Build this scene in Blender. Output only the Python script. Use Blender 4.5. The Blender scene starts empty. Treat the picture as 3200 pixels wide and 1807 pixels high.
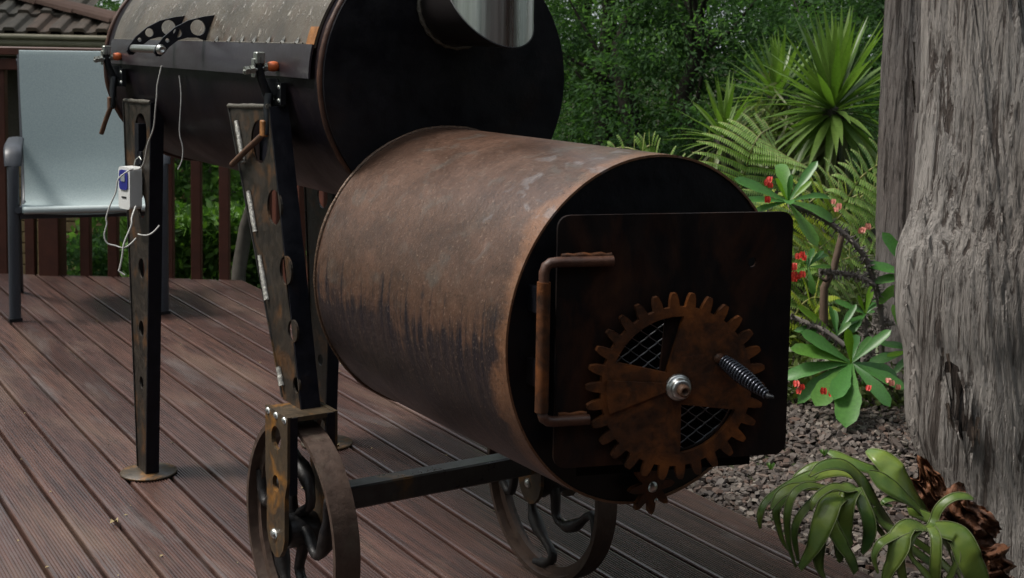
import bpy, bmesh, math, random
from mathutils import Vector, Matrix
from mathutils.geometry import tessellate_polygon
PI = math.pi
sc = bpy.context.scene
COL = sc.collection

# ------------------------------------------------------------------ camera
CAM = Vector((-1.198, -1.468, 1.059))          # held low, beside the smoker's firebox end
AZ, PITCH, ROLL, FOC = -0.5741, 0.0843, 0.0166, 4143.4 / 3200.0
def _w2s(v):                                    # camera-aligned ground axes -> smoker axes
    return Vector((math.cos(AZ) * v[0] - math.sin(AZ) * v[1], math.sin(AZ) * v[0] + math.cos(AZ) * v[1], v[2]))
_zc = Vector((0, math.sin(PITCH), math.cos(PITCH)))
_xr = Vector((1, 0, 0))
VR = _w2s(_xr * math.cos(ROLL) + _zc * math.sin(ROLL))
VU = _w2s(_zc * math.cos(ROLL) - _xr * math.sin(ROLL))
VF = _w2s(Vector((0, math.cos(PITCH), -math.sin(PITCH))))
cd = bpy.data.cameras.new('camera'); cam = bpy.data.objects.new('camera', cd); COL.objects.link(cam)
cd.sensor_width = 36.0; cd.lens = 36.0 * FOC
cd.shift_y = -(903.5 - 480.46) / 3200.0
cd.clip_start = 0.02; cd.clip_end = 600
cd.dof.use_dof = True; cd.dof.focus_distance = 2.4; cd.dof.aperture_fstop = 13.0
_m = Matrix((VR, VU, -VF)).transposed().to_4x4(); _m.translation = CAM
cam.matrix_world = _m
sc.camera = cam
def spot(px, py, depth):
    """a point of the place, seen in the 3200 x 1807 photograph at (px, py), depth metres away"""
    return CAM + (VF + VR * ((px - 1600) / 4143.4) - VU * ((py - 480.46) / 4143.4)) * depth
def spotz(px, py, z):
    d = VF + VR * ((px - 1600) / 4143.4) - VU * ((py - 480.46) / 4143.4)
    return CAM + d * ((z - CAM.z) / d.z)

# ------------------------------------------------------------------ sky, sun, exposure
SUN_EL, SUN_AZ = 58.0, 300.0                    # compass-style: azimuth measured from +Y towards +X
w = bpy.data.worlds.new('World'); sc.world = w; w.use_nodes = True
nt = w.node_tree; nt.nodes.clear()
o_ = nt.nodes.new('ShaderNodeOutputWorld'); bg = nt.nodes.new('ShaderNodeBackground')
sky = nt.nodes.new('ShaderNodeTexSky'); sky.sky_type = 'NISHITA'; sky.sun_disc = False
sky.sun_elevation = math.radians(SUN_EL); sky.sun_rotation = math.radians(SUN_AZ)
sky.air_density = 1.0; sky.dust_density = 6.0; sky.ozone_density = 1.0
mx = nt.nodes.new('ShaderNodeMix'); mx.data_type = 'RGBA'; mx.inputs[0].default_value = 0.6
mx.inputs[7].default_value = (6.8, 7.3, 7.6, 1)    # even cloud cover
nt.links.new(sky.outputs[0], mx.inputs[6]); nt.links.new(mx.outputs[2], bg.inputs[0])
bg.inputs[1].default_value = 0.065
nt.links.new(bg.outputs[0], o_.inputs[0])
sl = bpy.data.lights.new('sun', 'SUN'); sl.energy = 1.5; sl.angle = math.radians(14); sl.color = (1.0, 0.96, 0.9)
so = bpy.data.objects.new('sun', sl); COL.objects.link(so)
_sd = Vector((math.sin(math.radians(SUN_AZ)) * math.cos(math.radians(SUN_EL)), math.cos(math.radians(SUN_AZ)) * math.cos(math.radians(SUN_EL)), math.sin(math.radians(SUN_EL))))
so.rotation_euler = (-_sd).to_track_quat('-Z', 'Y').to_euler(); so.location = (0, 0, 8)
sc.view_settings.view_transform = 'Standard'; sc.view_settings.look = 'None'
sc.view_settings.exposure = 1.5; sc.view_settings.gamma = 1.0; sc.view_settings.use_curve_mapping = False
sc.cycles.max_bounces = 6

# ------------------------------------------------------------------ materials
class NG:
    """small node-graph helper"""
    def __init__(s, name):
        s.m = bpy.data.materials.new(name); s.m.use_nodes = True; s.t = s.m.node_tree
        s.p = s.t.nodes['Principled BSDF']; s.out = s.t.nodes['Material Output']
    def n(s, t, **k):
        x = s.t.nodes.new(t)
        for a, b in k.items(): setattr(x, a, b)
        return x
    def l(s, a, b): s.t.links.new(a, b)
    def coord(s, scale=(1, 1, 1), kind='Object'):
        c = s.n('ShaderNodeTexCoord'); m = s.n('ShaderNodeMapping'); m.inputs['Scale'].default_value = scale
        s.l(c.outputs[kind], m.inputs[0]); return m.outputs[0]
    def noise(s, vec, scale, detail=4, rough=.55, dist=0):
        x = s.n('ShaderNodeTexNoise'); x.inputs['Scale'].default_value = scale; x.inputs['Detail'].default_value = detail
        x.inputs['Roughness'].default_value = rough; x.inputs['Distortion'].default_value = dist
        if vec is not None: s.l(vec, x.inputs['Vector'])
        return x.outputs['Fac']
    def ramp(s, fac, stops):
        x = s.n('ShaderNodeValToRGB'); e = x.color_ramp.elements
        while len(e) < len(stops): e.new(0.5)
        for k, (p, c) in enumerate(stops):
            e[k].position = p; e[k].color = (c, c, c, 1) if not hasattr(c, '__len__') else (*c, 1)
        s.l(fac, x.inputs[0]); return x.outputs[0]
    def mix(s, fac, a, b, mode='MIX'):
        x = s.n('ShaderNodeMix', data_type='RGBA', blend_type=mode)
        for v, i in ((fac, 0), (a, 6), (b, 7)):
            if hasattr(v, 'is_linked') or hasattr(v, 'links'): s.l(v, x.inputs[i])
            elif i == 0: x.inputs[0].default_value = v
            else: x.inputs[i].default_value = (*v, 1)
        return x.outputs[2]
    def math(s, op, a, b=None):
        x = s.n('ShaderNodeMath', operation=op)
        for v, i in ((a, 0), (b, 1)):
            if v is None: continue
            if hasattr(v, 'links'): s.l(v, x.inputs[i])
            else: x.inputs[i].default_value = v
        return x.outputs[0]
    def bump(s, h, strength=.3, dist=.01):
        b = s.n('ShaderNodeBump'); b.inputs['Strength'].default_value = strength; b.inputs['Distance'].default_value = dist
        s.l(h, b.inputs['Height']); s.l(b.outputs[0], s.p.inputs['Normal'])
    def done(s, color=None, rough=.5, metal=0, spec=.5, coat=0, crough=.2):
        s.p.inputs['Coat Weight'].default_value = coat; s.p.inputs['Coat Roughness'].default_value = crough
        if color is not None:
            if hasattr(color, 'links'): s.l(color, s.p.inputs['Base Color'])
            else: s.p.inputs['Base Color'].default_value = (*color, 1)
        if hasattr(rough, 'links'): s.l(rough, s.p.inputs['Roughness'])
        else: s.p.inputs['Roughness'].default_value = rough
        s.p.inputs['Metallic'].default_value = metal
        s.p.inputs['Specular IOR Level'].default_value = spec
        return s.m
MAT = {}
def steel(name, dark, mid, rust, lo=.45, hi=.62, scale=7, rough=.5, metal=.0, bump=.15, stretch=(1, 1, 1), spec=.5, fine=60):
    """weathered steel: dark mill scale, patina and rust in cloudy patches with fine grain"""
    g = NG(name); v = g.coord(stretch)
    a = g.noise(v, scale, 6, .6, .4); b = g.noise(v, scale * 3.1, 5, .6); f = g.noise(v, fine, 3, .7)
    c = g.mix(g.ramp(b, [(.35, 0.), (.65, 1.)]), dark, mid)
    c = g.mix(g.ramp(a, [(lo, 0.), (hi, 1.)]), c, rust)
    c = g.mix(.55, c, g.mix(g.ramp(f, [(.25, .45), (.75, 1.25)]), (0, 0, 0), c) if False else g.mix(1.0, c, g.ramp(f, [(.25, .5), (.75, 1.)]), 'MULTIPLY'))
    g.bump(g.math('ADD', f, b), bump, .004)
    MAT[name] = g.done(c, g.ramp(b, [(.3, rough - .1), (.7, rough + .15)]), metal, spec); return MAT[name]
def plain(name, col, rough=.5, metal=0, spec=.5, var=.25, scale=30, bump=0):
    g = NG(name); v = g.coord(); f = g.noise(v, scale, 4, .6)
    c = g.mix(1.0, col, g.ramp(f, [(.3, 1 - var), (.7, 1.)]), 'MULTIPLY')
    if bump: g.bump(f, bump, .003)
    MAT[name] = g.done(c, rough, metal, spec); return MAT[name]

steel('leg_rust', (.011, .009, .007), (.026, .017, .009), (.11, .046, .011), .52, .72, 14, .5, bump=.2)
steel('leg_dark', (.005, .006, .010), (.009, .009, .014), (.035, .02, .012), .62, .85, 12, .45, spec=.25)
steel('door_steel', (.005, .005, .006), (.012, .008, .007), (.045, .018, .009), .5, .72, 11, .5, stretch=(1, 1, .5), spec=.14)
steel('gear_rust', (.026, .011, .005), (.075, .025, .007), (.20, .062, .011), .46, .74, 22, .65, bump=.3, spec=.3)
steel('plate_black', (.0028, .0033, .0055), (.006, .006, .0085), (.016, .009, .007), .55, .8, 7, .42, spec=.22)
steel('rim_red', (.045, .017, .009), (.08, .03, .014), (.03, .013, .009), .5, .7, 14, .5)
steel('cast_iron', (.008, .008, .010), (.018, .015, .014), (.05, .032, .02), .55, .8, 10, .45, bump=.25)
steel('tread_iron', (.045, .026, .018), (.07, .042, .03), (.09, .07, .05), .55, .75, 18, .6, bump=.25)
steel('bracket', (.04, .03, .02), (.065, .042, .02), (.26, .11, .015), .52, .7, 18, .45)
steel('bar_steel', (.018, .018, .019), (.035, .034, .032), (.13, .065, .014), .58, .72, 9, .32)
plain('weld', (.48, .47, .43), .45, .3, .5, .6, 160, .8)
plain('weld_rust', (.13, .075, .045), .45, .2, .5, .6, 160, .8)
plain('weld_dark', (.12, .11, .09), .5, .3, .5, .6, 160, .8)
plain('galv', (.45, .47, .44), .35, .8, .5, .5, 90)
plain('bolt_steel', (.55, .56, .54), .28, .9, .5, .3, 120)
plain('clamp_dark', (.02, .022, .026), .4, .4, .5, .5, 80)
plain('clamp_rust', (.11, .055, .03), .6, 0, .4, .5, 90, .3)
plain('rubber_red', (.55, .12, .03), .5, 0, .5, .3, 60)
plain('spring', (.05, .055, .07), .25, .7, .6, .3, 60)
plain('mesh_wire', (.22, .23, .25), .4, .6, .5, .5, 100)
plain('vent_dark', (.003, .003, .003), .9, 0, .1, .2, 20)
plain('powder_grey', (.035, .04, .05), .45, 0, .5, .2, 200)
plain('white_plastic', (.62, .63, .62), .4, 0, .5, .06, 20)
plain('blue_panel', (.025, .03, .22), .3, 0, .5, .1, 20)
plain('lcd', (.25, .28, .30), .3, 0, .5, .1, 20)
plain('grey_wire', (.5, .5, .48), .45, 0, .5, .15, 80)
plain('rail_wood', (.080, .024, .014), .55, 0, .4, .4, 14, .2)
plain('gutter_cream', (.30, .27, .19), .5, 0, .4, .25, 8)
plain('fascia_paint', (.17, .14, .09), .6, 0, .4, .3, 10)
plain('brick_cream', (.42, .29, .15), .8, 0, .3, .3, 30, .4)
plain('mortar', (.10, .085, .07), .9, 0, .2, .3, 60)
plain('stake_wood', (.12, .08, .055), .7, 0, .3, .4, 30, .5)

# stainless flue
g = NG('stainless'); v = g.coord((1, 1, .02)); f = g.noise(v, 60, 4, .6); q = g.noise(g.coord((1, 1, .015)), 42, 4, .7)
g.bump(f, .06, .002)
MAT['stainless'] = g.done(g.mix(g.ramp(q, [(.3, 0.), (.7, 1.)]), (.34, .37, .36), (.70, .72, .68)), g.ramp(f, [(.3, .22), (.7, .45)]), 1.0)
# dark polished elbow
g = NG('elbow_steel'); f = g.noise(g.coord((1, 6, 1)), 10, 4, .6)
MAT['elbow_steel'] = g.done(g.mix(f, (.010, .009, .010), (.03, .026, .026)), .3, .3)

def cyl_vec(g, cx, cz, k_ang, k_len):
    """coordinates that run round and along a drum lying on the Y axis"""
    c = g.n('ShaderNodeTexCoord'); s = g.n('ShaderNodeSeparateXYZ'); g.l(c.outputs['Object'], s.inputs[0])
    dx = g.math('SUBTRACT', s.outputs[0], cx); dz = g.math('SUBTRACT', s.outputs[2], cz)
    a = g.math('ARCTAN2', dz, g.math('MULTIPLY', dx, -1.0))
    m = g.n('ShaderNodeCombineXYZ'); g.l(g.math('MULTIPLY', a, k_ang), m.inputs[0]); g.l(g.math('MULTIPLY', s.outputs[1], k_len), m.inputs[1])
    return m.outputs[0], a, s.outputs[1]
# firebox drum: brown patina above, blue-black heat scale, rust runs and painted-in shade below, bright orange at the door rim
g = NG('firebox_steel')
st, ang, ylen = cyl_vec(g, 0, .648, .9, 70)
streak = g.noise(st, 1.0, 4, .65)
big, _, _ = cyl_vec(g, 0, .648, 1.0, 3.0); cl = g.noise(big, 2.2, 6, .62, .5)
fine = g.noise(g.coord(), 55, 4, .7)
brown = g.mix(g.ramp(cl, [(.3, 0.), (.7, 1.)]), (.050, .027, .018), (.105, .054, .034))
brown = g.mix(g.ramp(g.noise(big, 5.0, 5, .6, .8), [(.55, 0.), (.68, .55)]), brown, (.085, .077, .066))
scale_shade = g.mix(g.ramp(streak, [(.35, 0.), (.7, 1.)]), (.009, .008, .013), (.040, .026, .022))
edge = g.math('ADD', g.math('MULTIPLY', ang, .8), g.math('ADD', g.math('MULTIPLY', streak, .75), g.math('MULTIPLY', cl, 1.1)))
c = g.mix(g.ramp(edge, [(.85, 0.), (1.55, 1.)]), scale_shade, brown)
rim = g.math('SUBTRACT', 1.0, g.math('MULTIPLY', ylen, 14.0))
rim = g.math('ADD', rim, g.math('MULTIPLY', g.math('SUBTRACT', cl, .5), 2.4))
c = g.mix(g.ramp(rim, [(.45, 0.), (.8, .85)]), c, (.17, .080, .040))
gl = g.math('MULTIPLY', g.ramp(g.noise(big, 7.0, 3, .5, .6), [(.60, 0.), (.67, 1.)]), g.math('MULTIPLY', g.ramp(ang, [(.3, 0.), (.75, 1.)]), g.ramp(ylen, [(.12, 1.), (.24, 0.)])))
c = g.mix(g.math('MULTIPLY', gl, .35), c, (.22, .22, .23))
pit = g.noise(g.coord(), 190, 3, .75)
c = g.mix(1.0, c, g.ramp(fine, [(.25, .62), (.7, 1.08)]), 'MULTIPLY')
c = g.mix(g.ramp(pit, [(.60, 0.), (.68, .55)]), c, (.21, .15, .11))
c = g.mix(g.ramp(pit, [(.34, .7), (.40, 0.)]), c, (.014, .010, .010))
g.bump(g.math('ADD', g.math('ADD', fine, g.math('MULTIPLY', pit, .8)), g.math('MULTIPLY', streak, .6)), .22, .004)
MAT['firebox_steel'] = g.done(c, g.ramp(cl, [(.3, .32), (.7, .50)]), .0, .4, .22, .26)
# cooking drum below the lid: dark scale
g = NG('chamber_steel')
st, ang, ylen = cyl_vec(g, .013, .987, 1.2, 26); streak = g.noise(st, 1.0, 5, .65)
cl = g.noise(g.coord(), 5, 6, .6, .5); fine = g.noise(g.coord(), 60, 3, .7)
c = g.mix(g.ramp(cl, [(.35, 0.), (.7, 1.)]), (.0035, .0038, .0075), (.012, .0075, .0085))
c = g.mix(g.ramp(streak, [(.52, 0.), (.75, .6)]), c, (.017, .010, .010))
g.bump(fine, .12, .004)
MAT['chamber_steel'] = g.done(c, g.ramp(cl, [(.3, .30), (.7, .5)]), .0, .15, .03, .3)
# lid: pale oily patina with runs and beads of grease
g = NG('lid_steel')
st, ang, ylen = cyl_vec(g, .013, .987, 3.0, 30); streak = g.noise(st, 1.0, 5, .7)
cl = g.noise(g.coord(), 6, 6, .6, .6); beads = g.noise(cyl_vec(g, .013, .987, 6.0, 60)[0], 1.3, 3, .6)
c = g.mix(g.ramp(cl, [(.35, 0.), (.65, 1.)]), (.050, .039, .029), (.105, .087, .066))
c = g.mix(g.ramp(streak, [(.5, 0.), (.72, .7)]), c, (.075, .042, .028))
c = g.mix(g.ramp(beads, [(.635, 0.), (.68, .6)]), c, (.38, .36, .31))
g.bump(g.math('ADD', g.ramp(beads, [(.58, 0.), (.7, 1.)]), g.math('MULTIPLY', g.noise(g.coord(), 70, 3, .7), .4)), .5, .004)
MAT['lid_steel'] = g.done(c, g.ramp(cl, [(.3, .34), (.7, .5)]), .0, .5, .35, .25)
# lid lip: purple-blue heat tint
g = NG('lip_steel')
cl = g.noise(g.coord((1, .35, 1)), 9, 6, .6, .5); fine = g.noise(g.coord(), 70, 3, .7)
c = g.mix(g.ramp(cl, [(.35, 0.), (.68, 1.)]), (.016, .010, .012), (.036, .034, .042))
g.bump(fine, .1, .003); MAT['lip_steel'] = g.done(c, g.ramp(cl, [(.3, .45), (.7, .28)]), .0, .35, .12, .2)
plain('rust_orange', (.30, .125, .035), .5, 0, .5, .45, 45, .6)

# deck boards: oiled reeded hardwood, every board its own tone
g = NG('deck_wood')
oi = g.n('ShaderNodeObjectInfo')
v = g.coord((1, .045, 1)); gr = g.noise(v, 75, 5, .65); lg = g.noise(g.coord((1, .25, 1)), 5, 5, .6, .4); sp = g.noise(g.coord(), 120, 2, .6)
c = g.ramp(oi.outputs['Random'], [(0., (.060, .030, .025)), (.3, (.104, .053, .041)), (.6, (.082, .045, .039)), (1., (.130, .066, .047))])
c = g.mix(g.ramp(gr, [(.38, .8), (.62, 0.)]), c, (.028, .017, .016))
c = g.mix(g.ramp(lg, [(.52, 0.), (.7, .55)]), c, (.150, .098, .070))
c = g.mix(g.ramp(g.noise(g.coord((1, .18, 1)), 7, 5, .7, .6), [(.56, 0.), (.7, .6)]), c, (.13, .115, .112))
c = g.mix(g.ramp(sp, [(.7, 0.), (.76, .5)]), c, (.03, .02, .02))
g.bump(g.math('ADD', gr, g.math('MULTIPLY', sp, .3)), .35, .002)
MAT['deck_wood'] = g.done(c, g.ramp(lg, [(.3, .30), (.7, .50)]), 0, .4, .24, .18)
plain('joist', (.03, .02, .015), .9, 0, .2, .3, 10)

# bark of the two big trunks: grey stringy fibres
def bark(name, a, b, d, k=1.0):
    g = NG(name); v = g.coord((1, 1, .035)); f = g.noise(v, 110 * k, 6, .68, .25); f2 = g.noise(g.coord((1, 1, .028)), 34 * k, 6, .7, .7); cl = g.noise(g.coord((1, 1, .4)), 3.2, 5, .6)
    c = g.mix(g.ramp(cl, [(.35, 0.), (.68, 1.)]), a, b)
    c = g.mix(g.ramp(f2, [(.415, 1.), (.455, 0.)]), c, d)
    c = g.mix(g.ramp(f, [(.38, .8), (.46, 0.)]), c, d)
    h = g.math('ADD', g.ramp(f, [(.3, 0.), (.65, 1.)]), g.math('MULTIPLY', g.ramp(f2, [(.36, 0.), (.55, 1.)]), 1.6))
    g.bump(h, .9, .008); MAT[name] = g.done(c, .85, 0, .25)
bark('bark', (.32, .297, .275), (.235, .205, .18), (.085, .069, .06))
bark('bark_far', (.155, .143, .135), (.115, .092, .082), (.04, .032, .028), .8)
bark('bark_hollow', (.035, .025, .02), (.018, .012, .010), (.004, .003, .003))
bark('bark_torn', (.10, .075, .058), (.07, .048, .038), (.02, .015, .012))
plain('trunk_dark', (.035, .03, .025), .85, 0, .2, .5, 20, .6)
plain('trunk_grey', (.09, .082, .07), .85, 0, .2, .4, 20, .6)

def leafy(name, cols, trans=.3, rough=.5, spec=.4, clump=0):
    g = NG(name); ge = g.n('ShaderNodeNewGeometry'); 
    oi = g.n('ShaderNodeObjectInfo')
    if clump:                                     # sunlit clumps painted in as lighter patches, plus a little leaf-to-leaf change
        nz = g.ramp(g.noise(g.coord(), clump, 3, .6, .3), [(.36, 0.), (.66, 1.)])
        r = g.math('ADD', g.math('MULTIPLY', nz, .8), g.math('MULTIPLY', ge.outputs['Random Per Island'], .2))
    else: r = g.math('FRACT', g.math('ADD', ge.outputs['Random Per Island'], oi.outputs['Random']))
    c = g.ramp(r, [(k / (len(cols) - 1), q) for k, q in enumerate(cols)])
    f = g.noise(g.coord(), 30, 3, .6); c = g.mix(1.0, c, g.ramp(f, [(.3, .75), (.7, 1.05)]), 'MULTIPLY')
    g.done(c, rough, 0, spec)
    if trans:
        t = g.n('ShaderNodeBsdfTranslucent'); g.l(g.mix(1.0, c, (1.3, 1.5, .7), 'MULTIPLY'), t.inputs[0])
        m = g.n('ShaderNodeMixShader'); m.inputs[0].default_value = trans
        g.l(g.p.outputs[0], m.inputs[1]); g.l(t.outputs[0], m.inputs[2]); g.l(m.outputs[0], g.out.inputs[0])
    MAT[name] = g.m
leafy('leaf_forest', [(.05, .105, .04), (.09, .175, .055), (.14, .26, .075), (.20, .35, .10), (.26, .42, .12)], .55, .6, .12, 1.6)
leafy('leaf_dark', [(.028, .062, .027), (.042, .09, .035), (.06, .125, .046), (.10, .18, .065)], .5, .6, .12, 1.3)
leafy('leaf_hedge', [(.05, .12, .02), (.08, .18, .03), (.11, .21, .035), (.06, .13, .03)], .3)
leafy('leaf_sword', [(.08, .15, .025), (.11, .19, .035), (.14, .22, .05), (.09, .16, .04)], .35, .4)
leafy('leaf_sword_old', [(.11, .15, .05), (.15, .17, .07), (.13, .16, .06)], .3, .5)
leafy('leaf_fern', [(.20, .33, .08), (.27, .40, .12), (.33, .45, .15)], .5)
leafy('leaf_fern_yellow', [(.30, .38, .04), (.38, .44, .05), (.26, .36, .05)], .5)
leafy('fern_rib', [(.22, .22, .08), (.26, .24, .09)], 0)
leafy('leaf_spurge', [(.055, .17, .035), (.075, .21, .045), (.065, .18, .05), (.11, .24, .03)], .25, .38)
leafy('leaf_spurge_young', [(.12, .26, .02), (.16, .30, .025)], .35, .4)
leafy('leaf_litter_green', [(.06, .09, .02), (.09, .12, .03), (.05, .07, .02)], .2)
leafy('petal', [(.55, .035, .025), (.62, .05, .035), (.5, .06, .04)], .15, .5)
leafy('petal_pale', [(.6, .22, .17), (.65, .27, .22)], .15, .5)
leafy('thorn_stem', [(.09, .075, .065), (.17, .15, .135), (.12, .10, .09)], 0, .7)
plain('stag_green', (.085, .15, .04), .42, 0, .45, .35, 14, .15)
g = NG('stag_leaf'); cl = g.noise(g.coord(), 9, 5, .6, .4); fi = g.noise(g.coord(), 60, 3, .6)
c = g.mix(g.ramp(cl, [(.35, 0.), (.68, 1.)]), (.055, .125, .028), (.19, .25, .042)); c = g.mix(g.ramp(fi, [(.62, 0.), (.75, .5)]), c, (.14, .13, .05))  # dark to yellow-green spread stands in for light on the fronds
g.bump(g.noise(g.coord(), 35, 4, .6), .25, .004); g.done(c, .36, 0, .45); t = g.n('ShaderNodeBsdfTranslucent'); g.l(c, t.inputs[0]); m = g.n('ShaderNodeMixShader'); m.inputs[0].default_value = .12
g.l(g.p.outputs[0], m.inputs[1]); g.l(t.outputs[0], m.inputs[2]); g.l(m.outputs[0], g.out.inputs[0]); MAT['stag_leaf'] = g.m
plain('stag_rim', (.14, .17, .065), .5, 0, .4, .2, 40)
g = NG('stag_brown'); v = g.coord((1, 1, 1)); cl = g.noise(v, 12, 6, .65, 1.0); fi = g.noise(v, 50, 4, .65)
c = g.mix(g.ramp(cl, [(.35, 0.), (.65, 1.)]), (.04, .016, .009), (.17, .065, .026)); g.bump(g.math('ADD', cl, g.math('MULTIPLY', fi, .4)), .8, .012)
MAT['stag_brown'] = g.done(c, .6, 0, .35)
leafy('bark_chip', [(.055, .040, .033), (.085, .068, .057), (.032, .023, .020), (.11, .095, .083), (.085, .048, .034), (.19, .165, .14), (.045, .033, .028)], 0, .75)
g = NG('soil'); cl = g.noise(g.coord(), 2.5, 6, .6); f = g.noise(g.coord(), 40, 4, .7)
c = g.mix(g.ramp(cl, [(.4, 0.), (.6, 1.)]), (.030, .024, .018), (.035, .045, .018)); g.bump(f, .6, .03); MAT['soil'] = g.done(c, .95, 0, .2)
g = NG('roof_tile'); oi = g.n('ShaderNodeObjectInfo'); f = g.noise(g.coord(), 12, 5, .65); f2 = g.noise(g.coord(), 60, 3, .7)
c = g.ramp(oi.outputs['Random'], [(0., (.085, .075, .062)), (.4, (.11, .085, .066)), (.7, (.12, .078, .058)), (1., (.095, .092, .078))])
c = g.mix(g.ramp(f, [(.45, 0.), (.7, .6)]), c, (.05, .046, .04)); g.bump(f2, .4, .005); MAT['roof_tile'] = g.done(c, .8, 0, .3)
g = NG('ridge_tile'); f = g.noise(g.coord(), 14, 5, .65); c = g.mix(f, (.085, .05, .038), (.13, .078, .06)); MAT['ridge_tile'] = g.done(c, .8, 0, .3)
g = NG('sling'); v = g.coord((1, 1, 1)); wv = g.noise(v, 260, 2, .5); cl = g.noise(v, 3, 3, .5)
c = g.mix(g.ramp(wv, [(.3, 0.), (.7, 1.)]), (.23, .285, .295), (.31, .37, .375)); g.bump(wv, .2, .001)
g.done(c, .6, 0, .35); MAT['sling'] = g.m
plain('sling_hem', (.42, .48, .48), .6, 0, .35, .1, 200)
plain('dry_leaf', (.38, .30, .16), .7, 0, .3, .3, 80)

# ------------------------------------------------------------------ mesh helpers
class MB:
    """collects shapes into one mesh"""
    def __init__(s): s.v = []; s.f = []; s.sm = []
    def add(s, vs, fs, smooth=False):
        o = len(s.v); s.v += [tuple(x) for x in vs]; s.f += [tuple(i + o for i in q) for q in fs]; s.sm += [smooth] * len(fs); return s
    def box(s, c, size, rot=None, bevel=0):
        hx, hy, hz = size[0] / 2, size[1] / 2, size[2] / 2; c = Vector(c)
        if bevel:
            b = min(bevel, hx * .9, hy * .9, hz * .9); vs = []; idx = {}
            for sx in (-1, 1):
                for sy in (-1, 1):
                    for sz in (-1, 1):
                        for ax in range(3):
                            p = [sx * (hx - b), sy * (hy - b), sz * (hz - b)]; p[ax] = (sx * hx, sy * hy, sz * hz)[ax]
                            idx[sx, sy, sz, ax] = len(vs); vs.append(Vector(p))
            fs = []
            for ax in range(3):
                o1, o2 = [a for a in range(3) if a != ax]
                for sg in (-1, 1):
                    q = []
                    for a, b2 in ((-1, -1), (1, -1), (1, 1), (-1, 1)):
                        k = [0, 0, 0]; k[ax] = sg; k[o1] = a; k[o2] = b2; q.append(idx[k[0], k[1], k[2], ax])
                    fs.append(q if (sg > 0) == (ax != 1) else q[::-1])
                    for a in (-1, 1):   # edge strips
                        pass
            for ax in range(3):        # edges parallel to ax
                o1, o2 = [a for a in range(3) if a != ax]
                for a in (-1, 1):
                    for b2 in (-1, 1):
                        k0 = [0, 0, 0]; k1 = [0, 0, 0]
                        k0[ax] = -1; k1[ax] = 1
                        for k in (k0, k1): k[o1] = a; k[o2] = b2
                        fs.append([idx[(*k0, o1)], idx[(*k1, o1)], idx[(*k1, o2)], idx[(*k0, o2)]])
            for sx in (-1, 1):
                for sy in (-1, 1):
                    for sz in (-1, 1): fs.append([idx[sx, sy, sz, a] for a in range(3)])
        else:
            vs = [Vector((x, y, z)) for x in (-hx, hx) for y in (-hy, hy) for z in (-hz, hz)]
            fs = [(0, 1, 3, 2), (4, 6, 7, 5), (0, 4, 5, 1), (2, 3, 7, 6), (0, 2, 6, 4), (1, 5, 7, 3)]
        if rot is not None: vs = [rot @ x for x in vs]
        return s.add([x + c for x in vs], fs)
    def tube(s, pts, r, n=10, closed=False, caps=True, flat=None, up=None):
        """round bar along pts; r number or list; flat=(a,b) squashes the section (a along the frame normal)"""
        pts = [Vector(p) for p in pts]; m = len(pts); rs = r if hasattr(r, '__len__') else [r] * m
        vs = []; nrm = None
        for i, p in enumerate(pts):
            t = (pts[(i + 1) % m] - pts[i - 1]) if closed else (pts[min(i + 1, m - 1)] - pts[max(i - 1, 0)])
            t.normalize()
            if up is not None: nn = Vector(up) - t * t.dot(Vector(up)); nrm = nn.normalized() if nn.length > 1e-6 else t.orthogonal().normalized()
            elif nrm is None: nrm = t.orthogonal().normalized()
            else:
                nrm = nrm - t * nrm.dot(t); nrm = nrm.normalized() if nrm.length > 1e-6 else t.orthogonal().normalized()
            b = t.cross(nrm)
            fa, fb = flat if flat else (1, 1)
            for k in range(n):
                a = 2 * PI * k / n; vs.append(p + (nrm * math.cos(a) * fa + b * math.sin(a) * fb) * rs[i])
        fs = []
        for i in range(m if closed else m - 1):
            j = (i + 1) % m
            for k in range(n): fs.append((i * n + k, i * n + (k + 1) % n, j * n + (k + 1) % n, j * n + k))
        s.add(vs, fs, True)
        if caps and not closed:
            s.add(vs[:n], [tuple(range(n))[::-1]]); s.add(vs[-n:], [tuple(range(n))])
        return s
    def lathe(s, prof, origin, axis, n=24, smooth=True, a0=0, a1=2 * PI, ref=None):
        """prof: list of (radius, distance along axis)"""
        axis = Vector(axis).normalized(); u = Vector(ref) if ref else axis.orthogonal().normalized(); w_ = axis.cross(u); o = Vector(origin)
        full = abs(a1 - a0 - 2 * PI) < 1e-6; cnt = n if full else n + 1
        vs = []
        for r, h in prof:
            for k in range(cnt):
                a = a0 + (a1 - a0) * k / n; vs.append(o + axis * h + (u * math.cos(a) + w_ * math.sin(a)) * r)
        fs = []
        for i in range(len(prof) - 1):
            for k in range(n):
                k2 = (k + 1) % cnt; fs.append((i * cnt + k, i * cnt + k2, (i + 1) * cnt + k2, (i + 1) * cnt + k))
        return s.add(vs, fs, smooth)
    def plate(s, outer, holes, o, u, v, th):
        """flat plate: 2-D outline (and holes) in the plane o+u*x+v*y, thickness th along u x v"""
        o, u, v = Vector(o), Vector(u), Vector(v); n = u.cross(v).normalized()
        loops = [outer] + list(holes)
        tri = tessellate_polygon([[Vector((x, y, 0)) for x, y in lp] for lp in loops])
        flat = [p for lp in loops for p in lp]
        A = [o + u * x + v * y for x, y in flat]; B = [p + n * th for p in A]
        N = len(A); fs = []
        for t in tri:
            a, b, c = t; 
            cr = (flat[b][0] - flat[a][0]) * (flat[c][1] - flat[a][1]) - (flat[b][1] - flat[a][1]) * (flat[c][0] - flat[a][0])
            if cr < 0: b, c = c, b
            fs.append((a, c, b)); fs.append((a + N, b + N, c + N))
        k = 0
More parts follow.
